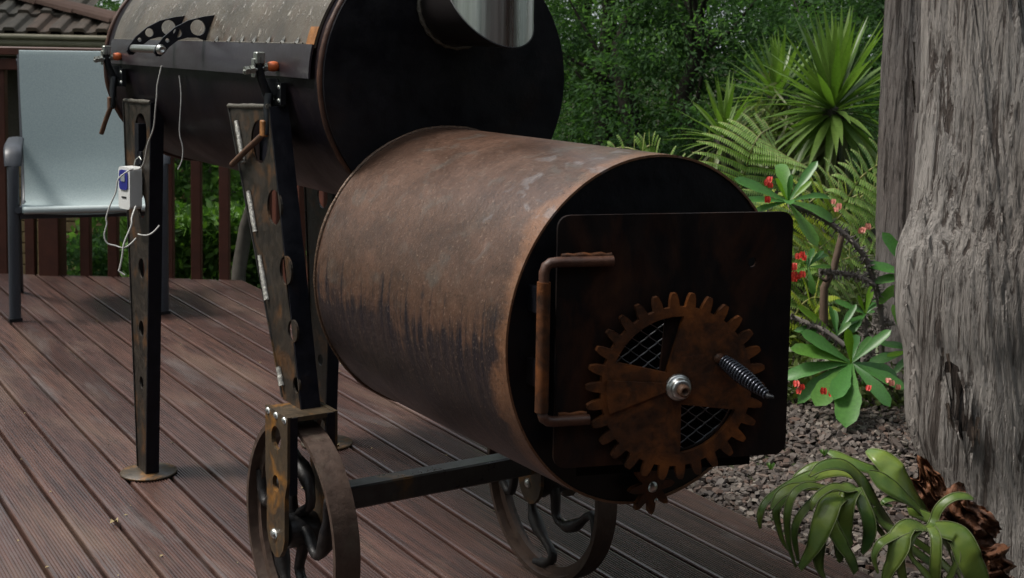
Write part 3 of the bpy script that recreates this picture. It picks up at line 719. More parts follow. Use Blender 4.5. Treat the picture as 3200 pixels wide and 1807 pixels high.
# ================================================================== sling chair
CA = Vector((-.11, 3.57, 0)); CU = Vector((.53, -.13, 0)).normalized(); CE = Vector((-CU.y, CU.x, 0))   # CE points to the chair's back
def CP(u, e, z): return CA + CU * u + CE * e + Zv * z
chair = thing('sling_chair', 'pale grey sling armchair with dark grey metal frame behind the smoker', 'chair', CA + CU * .265)
for u in (.0, .53):
    fr = MB().tube([CP(u, 0, .0), CP(u, .0, .30), CP(u, .0, .56), CP(u, .012, .600), CP(u, .045, .622), CP(u, .10, .630), CP(u, .30, .632), CP(u, .50, .632), CP(u, .58, .630)], [.020] * 9, 8, flat=(1.05, .62), up=CU)
    lg = part(chair, 'leg', fr, 'powder_grey')
    part(lg, 'foot_cap', MB().box(CP(u, 0, .006), (.046, .028, .012)), 'clamp_dark')
    ar = MB().tube([CP(u, .0, .575), CP(u, .012, .612), CP(u, .05, .636), CP(u, .15, .643), CP(u, .45, .643)], [.022, .024, .025, .025, .023], 10, flat=(1.35, .35), up=CU)
    part(chair, 'armrest', ar, 'powder_grey')
    part(chair, 'rear_leg', MB().tube([CP(u, .34, .36), CP(u, .44, .22), CP(u, .60, .0)], .017, 8, flat=(1.05, .65), up=CU), 'powder_grey')
    s = -1 if u == 0 else 1
    ur = u - s * .028
    part(chair, 'side_rail', MB().tube([CP(ur + s * .012, -.02, .415), CP(ur, .20, .395), CP(ur, .38, .375), CP(ur, .462, .40), CP(ur - s * .0, .512, .52), CP(ur + s * .006, .575, .75), CP(ur + s * .012, .640, .972)], .013, 8), 'powder_grey')
part(chair, 'cross_bar', MB().box(CP(.265, .015, .392), (.50, .022, .026), Matrix(((CU.x, CE.x, 0), (CU.y, CE.y, 0), (0, 0, 1)))), 'powder_grey')
part(chair, 'back_bar', MB().tube([CP(-.0, .650, .945), CP(.265, .655, .948), CP(.53, .650, .945)], .010, 8), 'powder_grey')
prof = spline([(-.025, .405), (-.02, .425), (.02, .432), (.20, .408), (.37, .390), (.44, .415), (.495, .53), (.555, .75), (.618, .972), (.626, .978), (.632, .962)], 5)
mb = MB(); vs = []; nu = 12
for e, z in prof:
    for k in range(nu + 1):
        t = k / nu; sag = .012 * math.sin(PI * t) * (1 if z < .5 else .6)
        wid = .018 * sm(.4, .98, z); u0, u1 = .030 - wid, .500 + wid
        vs.append(CP(u0 + (u1 - u0) * t, e + (sag if z > .5 else 0), z - (sag if z <= .5 else 0)))
mb.add(vs, [(j * (nu + 1) + i, j * (nu + 1) + i + 1, (j + 1) * (nu + 1) + i + 1, (j + 1) * (nu + 1) + i) for j in range(len(prof) - 1) for i in range(nu)], True)
slg = part(chair, 'sling', mb, 'sling', 'pale grey mesh fabric seat and back')
for e, z in ((-.027, .414),):
    part(slg, 'front_hem', MB().tube([CP(.035 + .046 * k, e, z) for k in range(11)], .0135, 8), 'sling_hem')

# ================================================================== thermometer hanging on the rear leg
TC = Vector((-.262, 1.640, .700)); yaw = math.radians(-77)
def TP(a, b, c):                                   # a across the face, b out of the face, c up
    f = Vector((math.cos(yaw + PI / 2 + PI), math.sin(yaw + PI / 2 + PI), 0)); r_ = Vector((-f.y, f.x, 0)); return TC + r_ * a + f * b + Zv * c
_f = TP(0, 1, 0) - TC; _r = TP(1, 0, 0) - TC
trot = Matrix(((_r.x, _f.x, 0), (_r.y, _f.y, 0), (0, 0, 1)))
th = thing('thermometer', 'white and blue digital probe thermometer hanging on the smoker leg', 'thermometer', TC)
body = part(th, 'body', MB().plate(rrect(-.026, -.050, .026, .050, .010), [], TP(0, -.016, 0) if _r.cross(Zv).dot(_f) > 0 else TP(0, .016, 0), _r, Zv, .032), 'white_plastic')
part(th, 'blue_panel', MB().plate(rrect(-.019, -.004, .019, .043, .009), [], TP(0, .0168, 0) if _r.cross(Zv).dot(_f) > 0 else TP(0, .0185, 0), _r, Zv, .0017), 'blue_panel')
part(th, 'screen', MB().plate(rrect(-.009, .016, .009, .032, .002), [], TP(0, .0190, 0) if _r.cross(Zv).dot(_f) > 0 else TP(0, .0200, 0), _r, Zv, .001), 'lcd')
part(th, 'maker_mark', MB().box(TP(0, .0165, -.022), (.020, .0015, .004), trot), 'clamp_dark')
part(th, 'belt_clip', MB().box(TP(.0, -.021, .0), (.03, .010, .05), trot, .002), 'white_plastic')
part(th, 'hook', MB().tube([TP(.0, -.01, .050), TP(.004, -.012, .066), TP(.016, -.016, .074), TP(.024, -.016, .066)], .0014, 6), 'galv')
def wire(name, pts, label, r=.0017, m='grey_wire'):
    return solo(name, MB().tube(spline(pts, 7), r, 6), m, label, 'cable', 'thermometer probe cables')
wire('probe_cable', [spot(505, 206, 2.955), spot(492, 265, 2.965), spot(490, 300, 2.97), spot(486, 340, 2.98), spot(480, 400, 3.0), spot(462, 450, 3.03), spot(452, 500, 3.06), spot(440, 525, 3.09), spot(420, 530, 3.11)], 'thin grey probe cable running from the lid down to the thermometer')
wire('probe_cable', [spot(560, 236, 2.865), spot(566, 300, 2.868), spot(561, 410, 2.872), spot(571, 460, 2.875), spot(569, 500, 2.88), spot(556, 530, 2.885)], 'thin grey wire hanging loose in front of the cooking drum', .0013)
wire('probe_cable', [spot(415, 530, 3.08), spot(400, 535, 3.06), spot(370, 560, 3.06), spot(362, 600, 3.06), spot(345, 640, 3.06), spot(332, 680, 3.06), spot(334, 700, 3.06), spot(326, 735, 3.06), spot(335, 760, 3.06), spot(360, 768, 3.06), spot(385, 775, 3.06), spot(405, 765, 3.08), spot(425, 745, 3.10)], 'white cable looping left below the thermometer in front of the chair', .0018)
wire('probe_cable', [spot(424, 645, 3.10), spot(412, 680, 3.07), spot(410, 705, 3.06), spot(388, 760, 3.05), spot(382, 800, 3.05), spot(374, 840, 3.05), spot(372, 847, 3.05), spot(390, 860, 3.05)], 'white cable hanging straight down below the thermometer with bent end', .0021)
wire('probe_cable', [spot(432, 732, 3.09), spot(445, 735, 3.075), spot(462, 735, 3.06), spot(480, 725, 3.06), spot(498, 705, 3.075)], 'short grey cable wrapped round the rear smoker leg', .0018)

# ================================================================== neighbour's house: low eave at eye height down the slope
HP = Vector((.931, 8.745, 0)); HR = (Vector((1.589, 8.318, 0)) - HP).normalized(); HB = Vector((-HR.y, HR.x, 0))      # HR along the eave, HB back into the house
HP = HP - HR * 5.0
def hp(a, b, z): return HP + HR * a + HB * b + Zv * z
house = thing('brick_house', 'low cream brick house with brown tiled roof beyond the railing', 'house', hp(3, 2, -1.5))
hrot = Matrix(((HR.x, HB.x, 0), (HR.y, HB.y, 0), (0, 0, 1)))
EZ = 1.035; PT = math.radians(24); HIPA, HK = 6.20, 2.03                    # eave height, roof pitch, where the hip meets the eave
wl = part(house, 'wall', MB().box(hp(3.0, 3.62, -.35), (6.6, 6.0, 2.6), hrot), 'mortar', 'cream brick wall')
bk = MB().box((0, 0, 0), (.226, .10, .076), None, .003).mesh('brick')
for c in range(16):
    for k in range(16):
        a = 3.6 + k * .2365 + (c % 2) * .118
        if a > 6.15: continue
        o = part(wl, 'brick', bk, 'brick_cream'); o.location = hp(a, .565, -1.30 + c * .0862) - house.location; o.rotation_euler.z = math.atan2(HR.y, HR.x)
part(house, 'eave_lining', MB().box(hp(3.1, .30, EZ - .10), (6.9, .62, .02), hrot), 'fascia_paint')
part(house, 'fascia', MB().box(hp(3.1, .02, EZ - .075), (6.9, .03, .13), hrot), 'fascia_paint')
gt = part(house, 'gutter', MB().tube([hp(-.4 + .35 * k, -.055, EZ - .040 + .002 * math.sin(k * 1.7)) for k in range(21)], .052, 12, flat=(.75, 1.0), up=Zv), 'gutter_cream')
part(gt, 'gutter_bead', MB().tube([hp(-.4 + .35 * k, -.112, EZ + .0 + .002 * math.sin(k * 1.7)) for k in range(21)], .020, 8), 'gutter_cream')
# roof plane and its tiles
def rp(a, s, h=0):                                                # s up the slope, h off the plane
    return hp(a, -.06 + s * math.cos(PT) - h * math.sin(PT), EZ + .03 + s * math.sin(PT) + h * math.cos(PT))
SL = 2.6
roof = part(house, 'roof', MB().add([rp(-.6, 0, -.03), rp(HIPA, 0, -.03), rp(HIPA - SL * HK, SL, -.03), rp(-.6, SL, -.03)], [(0, 1, 2, 3)]), 'joist')
def tile_mesh():
    mb = MB(); W, L = .168, .40; xs = [0, .012, .028, .075, .088, .104, .150, .158, W + .014]; zs = [.0, .030, .034, .034, .030, .0, .0, .006, .008]
    vs = []
    for s, hh in ((0, 0), (L, -.022)):
        for x, z in zip(xs, zs): vs.append((x, s, z + .012 + (0 if s else .010) + hh))
    for x, z in zip(xs, zs): vs.append((x, 0, z - .006))
    n = len(xs)
    mb.add(vs, [(i, i + 1, n + i + 1, n + i) for i in range(n - 1)] + [(2 * n + i, 2 * n + i + 1, i + 1, i) for i in range(n - 1)])
    return mb.mesh('roof_tile')
tm = tile_mesh()
tm_rot = Matrix((HR, HB * math.cos(PT) + Zv * math.sin(PT), Zv * math.cos(PT) - HB * math.sin(PT))).transposed().to_4x4()
for c in range(6):
    for k in range(26):
        a = 2.7 + k * .168 + (c % 2) * .0
        if a > HIPA - HK * c * .325 - .02: continue
        o = part(roof, 'roof_tile', tm, 'roof_tile'); mm = tm_rot.copy(); mm.translation = rp(a, c * .325 - .03, .0) - house.location
        o.matrix_local = mm
for k in range(8):                                                # hip capping
    s0 = .02 + k * .16; p0 = rp(HIPA + .02 - HK * s0, s0, .045); s1 = s0 + .178; p1 = rp(HIPA + .02 - HK * s1, s1, .055)
    d = (p0 - p1).normalized(); up = Zv - d * Zv.dot(d); up.normalize(); sd = d.cross(up); mb = MB(); vs = []
    for p, r in ((p1, .105), (p0 - Zv * 0, .118)):
        for q in range(9):
            a = PI * (q / 8); vs.append(p + sd * math.cos(a) * r + up * (math.sin(a) * r * .62 - .03))
    for q in range(9):
        a = PI * (q / 8); vs.append(p0 + sd * math.cos(a) * .10 + up * (math.sin(a) * .10 * .62 - .04))
    mb.add(vs, [(i, i + 1, 10 + i, 9 + i) for i in range(8)] + [(9 + i, 10 + i, 19 + i, 18 + i) for i in range(8)], False)
    part(roof, 'ridge_cap', mb, 'ridge_tile')

# ================================================================== bits lying on the deck
for px, py, s, lab in ((358, 1632, .012, 'curled tan dry leaf on the deck left of the near wheel'), (1052, 1396, .014, 'pale dry leaf on the deck behind the near wheel'), (905, 1640 - 200, .004, None)):
    if lab is None: continue
    p = spotz(px, py, .004); mb = MB()
    vs = [p + Vector((s * math.cos(a) * (1 if i % 2 else .6), s * math.sin(a) * .6, .004 + .005 * math.sin(3 * a))) for i, a in enumerate([2 * PI * k / 9 for k in range(9)])]
    mb.add(vs + [p + Zv * .002], [(i, (i + 1) % 9, 9) for i in range(9)], True); solo('dry_leaf', mb, 'dry_leaf', lab, 'leaf', 'dry leaves on the deck')
mb = MB(); r2 = random.Random(3)
for k in range(150):
    x = r2.uniform(-1.2, .8); y = r2.uniform(-.6, 3.6); s = r2.uniform(.0012, .0032); a = r2.uniform(0, PI)
    c, s_ = math.cos(a), math.sin(a); mb.add([(x + c * s * 2, y + s_ * s * 2, .0012), (x - s_ * s, y + c * s, .003), (x - c * s * 2, y - s_ * s * 2, .0012), (x + s_ * s, y - c * s, .002)], [(0, 1, 2, 3)])
solo('debris', mb, 'dry_leaf', 'tiny pale crumbs and bark flecks scattered over the deck', 'debris', None, 'stuff')

# ================================================================== unseen wall and eave behind the camera, added to block low sky
hh = thing('sky_blocker', 'added dark wall, eave and roof out of view that block low sky', 'house', (-.5, -3.4, 0))
part(hh, 'wall', MB().box((-.6, -3.55, 1.1), (9.0, .25, 3.0)), 'rail_wood')
part(hh, 'eave', MB().box((-.6, -3.0, 2.55), (9.4, 1.3, .12)), 'fascia_paint')
part(hh, 'roof', MB().add([(-5.4, -2.3, 2.62), (4.2, -2.3, 2.62), (4.2, -6.5, 4.6), (-5.4, -6.5, 4.6)], [(0, 1, 2, 3)]), 'ridge_tile')

# ================================================================== leaf and trunk builders
def leaf_strip(mb, base, d, nrm, L, Wd, bend=.2, fold=.15, n=5, prof=None, twist=0):
    """one blade: base point, direction, face normal"""
    d = Vector(d).normalized(); nrm = Vector(nrm); nrm = (nrm - d * nrm.dot(d)).normalized(); side = d.cross(nrm); p = Vector(base); vs = []
    prof = prof or (lambda t: math.sin(PI * min(1, .08 + t * .92)) ** .7)
    dd = d.copy(); up = nrm.copy(); step = L / n
    for k in range(n + 1):
        t = k / n; wv = Wd * .5 * prof(t) if k < n else Wd * .02
        vs += [p - side * wv + up * wv * fold, p, p + side * wv + up * wv * fold]
        ang = -bend / n; nd = dd * math.cos(ang) + up * math.sin(ang); up = up * math.cos(ang) - dd * math.sin(ang); dd = nd
        if twist: side = (side * math.cos(twist / n) + up * math.sin(twist / n)).normalized(); up = side.cross(dd).normalized() * (1 if side.cross(dd).dot(up) > 0 else -1)
        p = p + dd * step
    fs = []
    for k in range(n): a = k * 3; fs += [(a, a + 1, a + 4, a + 3), (a + 1, a + 2, a + 5, a + 4)]
    mb.add(vs, fs, True)
def rvec(r, zmin=-1):
    while True:
        v = Vector((r.uniform(-1, 1), r.uniform(-1, 1), r.uniform(-1, 1)))
        if .05 < v.length < 1 and v.z / v.length >= zmin: return v.normalized()
def crown_mesh(seed, rx, ry, rz, clumps, per, leaf, spread, name='crown', droop=.3):
    r = random.Random(seed); mb = MB()
    for _ in range(clumps):
        v = rvec(r); q = r.uniform(.45, 1.0) ** .6; c = Vector((v.x * rx * q, v.y * ry * q, v.z * rz * q)); sz = spread * r.uniform(.6, 1.3)
        for _ in range(per):
            o = c + Vector((r.gauss(0, sz), r.gauss(0, sz), r.gauss(0, sz * .6))); L = leaf * r.uniform(.6, 1.4); W_ = L * r.uniform(.22, .42)
            d = (rvec(r) + Vector((v.x, v.y, -droop))).normalized(); s = d.cross(rvec(r)).normalized()
            mb.add([o, o + d * L * .45 + s * W_ * .5, o + d * L, o + d * L * .45 - s * W_ * .5], [(0, 1, 2, 3)])
    return mb.mesh(name)
def trunk_mb(p0, p1, r0, r1, r, limbs=5, spread=1.0):
    mb = MB(); p0, p1 = Vector(p0), Vector(p1); n = 7; pts = [p0 + (p1 - p0) * (k / n) + Vector((r.gauss(0, .05), r.gauss(0, .05), 0)) * (k > 0) for k in range(n + 1)]
    mb.tube(pts, [r0 + (r1 - r0) * k / n for k in range(n + 1)], 9)
    for _ in range(limbs):
        k = r.randint(3, n); b = pts[k]; d = rvec(r, .1); L = spread * r.uniform(.6, 1.1)
        mb.tube([b, b + d * L * .5 + Zv * .1, b + d * L + Zv * .3], [r1 * .8, r1 * .5, r1 * .2], 6)
    return mb
CROWNS = {}
def tree(name, label, px, depth, h, crown, rx, rz, cm, seed, tr=.09, trunkmat='trunk_dark', group='trees beyond the deck', zc=None, lowz=None):
    """a tree: tapered trunk with limbs, crown of single leaves"""
    r = random.Random(seed); c = spot(px, 300, depth); g_ = ground_z(c.x, c.y); t = thing(name, label, 'tree', (c.x, c.y, g_), group)
    part(t, 'trunk', trunk_mb((c.x, c.y, g_ - .1), (c.x + r.uniform(-.2, .2), c.y + r.uniform(-.2, .2), g_ + h * .92), tr, tr * .3, r, 9, rx * .8), trunkmat)
    if crown not in CROWNS:
        CROWNS[crown] = crown_mesh(*crown)
    o = part(t, 'crown', CROWNS[crown], cm); o.location = (0, 0, (zc if zc is not None else h - rz) ); o.rotation_euler.z = r.uniform(0, 6.28)
    s = r.uniform(.95, 1.08); o.scale = (s, s, s)
    return t
FA = (11, 1.5, 1.5, 2.2, 240, 210, .042, .17)
FB = (12, 1.3, 1.3, 1.8, 220, 210, .036, .14)
FC = (13, 2.2, 2.0, 3.2, 330, 170, .060, .24)
FD = (14, .8, .8, .9, 130, 130, .040, .10)
# dense wood closing off the garden
rows = [
    ('bush_tree', 'feathery mid-green tree right beside the cooking drum end plate', 1850, 10.2, 3.6, FB, 1.3, 1.8, 'leaf_forest', 1),
    ('bush_tree', 'bright-tipped feathery tree in the middle of the background wood', 2110, 9.9, 3.1, FB, 1.3, 1.8, 'leaf_forest', 2),
    ('bush_tree', 'dark bushy tree behind the largest sword-leaved plant', 2420, 11.0, 5.2, FA, 1.5, 2.2, 'leaf_dark', 3),
    ('bush_tree', 'dark tree seen left of the second grey trunk', 2720, 10.4, 5.0, FA, 1.5, 2.2, 'leaf_dark', 4),
    ('bush_tree', 'big dark tree far behind the stainless flue', 1480, 13.8, 7.0, FC, 2.2, 3.2, 'leaf_dark', 5),
    ('bush_tree', 'big dark tree far behind the centre of the wood', 2100, 14.2, 7.4, FC, 2.2, 3.2, 'leaf_dark', 6),
    ('bush_tree', 'big dark tree far behind the tree ferns', 2750, 14.0, 7.2, FC, 2.2, 3.2, 'leaf_dark', 7),
    ('bush_tree', 'big tree far right behind the grey trunks', 3350, 12.0, 6.6, FC, 2.2, 3.2, 'leaf_dark', 8),
    ('bush_tree', 'bright green tree rising behind the tiled roof', 300, 17.0, 5.6, FC, 2.2, 3.2, 'leaf_hedge', 9),
    ('bush_tree', 'dark tree behind the railing between the chair and the smoker leg', 640, 13.8, 5.0, FC, 2.2, 3.2, 'leaf_dark', 10),
    ('bush_tree', 'dark tree behind the railing under the cooking drum', 1000, 12.4, 5.2, FC, 2.2, 3.2, 'leaf_dark', 11),
    ('bush_tree', 'feathery green tree behind the smoker lid', 1250, 10.4, 3.8, FB, 1.3, 1.8, 'leaf_forest', 12),
    ('bush_tree', 'low round bush at the foot of the wood beside the firebox top', 1990, 8.6, 1.7, FD, .8, .9, 'leaf_dark', 13),
    ('bush_tree', 'low dark bush left of the smallest sword-leaved plant', 2230, 8.3, 1.6, FD, .8, .9, 'leaf_dark', 14),
    ('bush_tree', 'low dark bush behind the big tree fern frond', 2500, 8.2, 1.5, FD, .8, .9, 'leaf_dark', 15),
    ('bush_tree', 'low dark bush between the two grey trunks', 2900, 7.6, 1.9, FD, .8, .9, 'leaf_dark', 16),
    ('bush_tree', 'tall dark tree on the far right edge of the wood', 3100, 10.2, 5.4, FA, 1.5, 2.2, 'leaf_dark', 17),
    ('bush_tree', 'small bright feathery sapling crown standing out of the wood', 1930, 9.0, 2.5, FD, .8, .9, 'leaf_forest', 18),
]
for nm, lab, px, dp, h, cr, rx, rz, cm, sd in rows: tree(nm, lab, px, dp, h, cr, rx, rz, cm, sd)
# trees added round the garden, out of view, to block low sky
for k, (x, y, h, lab) in enumerate([(-5.6, -1.6, 7.2, 'added sky-blocking tree left of the deck near the added wall'), (-6.0, 1.6, 7.6, 'added sky-blocking tree left of the deck'), (-5.2, 4.8, 7.0, 'added sky-blocking tree off the left corner of the deck'), (-3.4, 7.6, 7.4, 'added sky-blocking tree beyond the left end of the railing'), (-1.6, 10.6, 7.6, 'added sky-blocking tree left of the tiled roof'), (6.6, -.6, 7.2, 'added sky-blocking tree right of the mulch bed'), (5.4, -3.6, 7.0, 'added sky-blocking tree beside the added wall')]):
    c = Vector((x, y, 0)); r = random.Random(200 + k); g_ = ground_z(x, y); t = thing('bush_tree', lab, 'tree', (x, y, g_), 'added trees blocking low sky')
    part(t, 'trunk', trunk_mb((x, y, g_ - .1), (x, y, g_ + h * .9), .14, .05, r, 8, 1.6), 'trunk_dark')
    o = part(t, 'crown', CROWNS[FC], 'leaf_dark'); o.location = (0, 0, h - 3.6); o.scale = (1.15, 1.15, 1.15); o.rotation_euler.z = k * 1.3
# thin grey trunk just right of the end plate, grey trunk beyond the railing
t = spot(790, 700, 6.5); solo('tree_stump', trunk_mb((t.x, t.y, ground_z(t.x, t.y) - .1), (t.x + .02, t.y, .55), .038, .034, random.Random(6), 0), 'trunk_grey', 'weathered grey trunk standing just outside the deck railing', 'tree')
# clipped hedge below the railing
def hedge(label, px0, px1, depth, ztop, zbot, thick, n, seed, m, leaf=.045):
    r = random.Random(seed); a = spot(px0, 700, depth); b = spot(px1, 700, depth); mb = MB(); d = (b - a); d.z = 0; nn = Vector((-d.y, d.x, 0)).normalized()
    for _ in range(n):
        t_ = r.random(); q = r.random(); z = zbot + (ztop - zbot) * (1 - q * q); zz = ztop + .05 * math.sin(t_ * 17) + .03 * math.sin(t_ * 41 + 2)
        o = a + d * t_ + nn * r.uniform(-thick, thick); o.z = min(z, zz) + r.gauss(0, .018); L = leaf * r.uniform(.7, 1.4); dd = (rvec(r) + Vector((0, 0, .5))).normalized(); s = dd.cross(rvec(r)).normalized() * L * .22
        mb.add([o, o + dd * L * .5 + s, o + dd * L, o + dd * L * .5 - s], [(0, 1, 2, 3)])
    return solo('hedge', mb, m, label, 'hedge', 'garden hedges')
hedge('bright green leafy hedge just outside the deck railing', 430, 1000, 6.9, .13, -.75, .28, 15000, 21, 'leaf_hedge', .05)
hedge('darker hedge further back below the house wall', 240, 520, 8.0, -.20, -.9, .3, 6000, 22, 'leaf_dark')
hedge('mid-green shrubbery hedge behind the bright one', 250, 1250, 8.6, .55, -.8, .35, 12000, 23, 'leaf_forest', .07)

# ================================================================== the two big grey trunks
from mathutils import noise as mnoise
def big_trunk(name, label, rows, depth, mat, seed, pad=(), amp=.018, n=300, sub=12, ridge=.0036):
    r = random.Random(seed); rings = []
    for k, (y, xl, xr) in enumerate(spline(rows, sub)):
        c = spot((xl + xr) / 2, y, depth); rad = (xr - xl) / 2 / 4143.4 * depth; rings.append((c, rad))
    base = rings[-1][0]; t = thing(name, label, 'tree', (base.x, base.y, -.05))
    mb = MB(); vs = []
    ph = [r.uniform(0, 6.28) for _ in range(12)]
    for i, (c, rad) in enumerate(rings):
        z = c.z
        for k in range(n):
            a = 2 * PI * k / n; tw = a + .10 * math.sin(z * 2.3 + seed)
            d = sum(math.sin(m * tw + ph[m] + z * (1.2 + .5 * m) * (.6 if m < 4 else .25)) / m ** .75 for m in (2, 3, 4, 5, 7)) * amp
            cx, cy = math.cos(tw) * rad / .2, math.sin(tw) * rad / .2
            f = mnoise.noise((cx * 8, cy * 8, z * .5 + seed)); g2 = mnoise.noise((cx * 24, cy * 24, z * .9 + seed)); h2 = mnoise.noise((cx * 48, cy * 48, z * 1.8))
            d += ridge * (1.0 - 2.2 * abs(f)) * .9 + ridge * .75 * (1 - 2.4 * abs(g2)) + ridge * .35 * h2
            vs.append(c + Vector((math.cos(a), math.sin(a), 0)) * (rad + d - ridge * .6))
    m_ = len(rings)
    mb.add(vs, [(i * n + k, (i + 1) * n + k, (i + 1) * n + (k + 1) % n, i * n + (k + 1) % n) for i in range(m_ - 1) for k in range(n)], True)
    part(t, 'trunk', mb, mat); return t, rings
TR1, rings1 = big_trunk('gum_tree', 'massive grey stringy-barked tree trunk in the right foreground', [(-420, 2905, 3150), (-200, 2904, 3152), (0, 2900, 3165), (250, 2896, 3210), (400, 2890, 3240), (560, 2880, 3270), (680, 2862, 3290), (790, 2824, 3310), (900, 2816, 3325), (1010, 2820, 3335), (1120, 2840, 3345), (1300, 2842, 3370), (1400, 2866, 3390), (1490, 2896, 3420), (1640, 2920, 3470), (1800, 2940, 3530), (1900, 2945, 3560)], 2.95, 'bark', 31)
TR2, rings2 = big_trunk('gum_tree', 'second grey tree trunk standing behind the massive one', [(-420, 2790, 3010), (-100, 2788, 3010), (200, 2776, 3010), (480, 2762, 3015), (800, 2752, 3020), (1100, 2740, 3030), (1300, 2730, 3040)], 4.35, 'bark_far', 32, amp=.012, n=180, sub=10, ridge=.006)
TR3, rings3 = big_trunk('gum_tree', 'dark peeling trunk at the top right edge behind the massive one', [(-420, 3170, 3330), (0, 3165, 3330), (500, 3160, 3340), (1300, 3150, 3350)], 4.6, 'bark_far', 33, amp=.012, n=120, sub=8, ridge=.006)
def on_trunk(px, py, out=.0):
    d = (spot(px, py, 1) - CAM); best = None; lo, hi = 2.3, 3.3
    for k in range(160):
        p = CAM + d * (lo + (hi - lo) * k / 159)
        i = min(range(len(rings1)), key=lambda j: abs(rings1[j][0].z - p.z)); c, rad = rings1[i]
        if (Vector((p.x - c.x, p.y - c.y))).length < rad + out: return p
    return CAM + d * 2.85
GUM = crown_mesh(40, 3.0, 3.0, 1.6, 420, 60, .14, .30)  # crowns above the view, added over the trunks to shade from the right
for t_, c_ in ((TR1, rings1[0][0]), (TR2, rings2[0][0]), (TR3, rings3[0][0])):
    o = part(t_, 'crown', GUM, 'leaf_dark'); o.location = (c_.x - t_.location.x + .6, c_.y - t_.location.y - .5, 7.0 + c_.x * .4); o.rotation_euler.z = c_.y * 3
    part(t_, 'upper_trunk', MB().tube([c_, c_ + Vector((.1, -.1, 2.5)), c_ + Vector((.5, -.4, 6.0))], [.115, .09, .03], 14), 'bark_far')
r = random.Random(44)
for k in range(42):                                           # loose strips of peeling bark
    px, py = r.uniform(2850, 3190), r.uniform(20, 1500)
    p0 = on_trunk(px, py, .010); L = r.uniform(.03, .12); q = on_trunk(px + r.uniform(-8, 8), py + L * 1230, .012 + r.uniform(0, .012))
    if (p0 - q).length > .3: continue
    dd = (q - p0); mb = MB(); nr = (CAM - p0).normalized(); leaf_strip(mb, p0, dd, nr, dd.length, r.uniform(.003, .008), r.uniform(-.3, .2), .3, 4, lambda t: 1 - .6 * t)
    part(TR1, 'bark_strip', mb, 'bark')
for k, (px, py) in enumerate([(2826, 800), (2818, 870), (2816, 930), (2822, 990), (2836, 1060), (2842, 1130), (2846, 1200), (2838, 1290), (2858, 1380), (2880, 730), (2868, 660), (2850, 1330)]):
    p0 = on_trunk(px + 22, py, .012); mb = MB(); e = spot(px - r.uniform(0, 14), py + r.uniform(30, 95), (p0 - CAM).dot(VF) - .03); leaf_strip(mb, p0, e - p0, CAM - p0, (e - p0).length, .009, -.5, .2, 4, lambda t: 1 - .7 * t); part(TR1, 'bark_strip', mb, 'bark')
# dark hollow low on the trunk
ho = [(2962, 1128), (2990, 1150), (3006, 1190), (3024, 1235), (3036, 1290), (3046, 1345), (3040, 1390), (3020, 1400), (3004, 1372), (2990, 1330), (2978, 1290), (2962, 1240), (2966, 1195), (2948, 1165), (2950, 1140)]
ho = [(x + r.uniform(-7, 7), y + r.uniform(-9, 9)) for x, y, *_ in spline(ho + [ho[0]], 3)[:-1]]
mb = MB(); pc = [on_trunk(x, y, .004) for x, y in ho]; c = sum(pc, Vector()) / len(pc); ctr = c + (c - CAM).normalized() * .05
inn = [p * .45 + ctr * .55 + (c - CAM).normalized() * .03 for p in pc]; m_ = len(pc)
mb = MB(); off = [p - (p - CAM).normalized() * .006 for p in pc]; ctr = sum(off, Vector()) / m_ - (c - CAM).normalized() * .002
mb.add(off + [o_ * .6 + ctr * .4 + Zv * .004 for o_ in off] + [ctr], [(i, (i + 1) % m_, m_ + (i + 1) % m_, m_ + i) for i in range(m_)] + [(m_ + i, m_ + (i + 1) % m_, 2 * m_) for i in range(m_)], True)
part(TR1, 'hollow', mb, 'bark_hollow')
for k in range(26):                                            # torn fibres round the hollow
    px, py = ho[(k * 5) % len(ho)]; p0 = on_trunk(px + r.uniform(-16, 10), py - r.uniform(10, 50), .012); q = on_trunk(px + r.uniform(-12, 16), py + r.uniform(20, 70), .016)
    if (p0 - q).length > .2: continue
    mb = MB(); leaf_strip(mb, p0, q - p0, CAM - p0, (q - p0).length, r.uniform(.004, .009), r.uniform(-.3, .3), .3, 4, lambda t: 1 - .6 * t); part(TR1, 'bark_strip', mb, 'bark' if k % 3 else 'bark_torn')

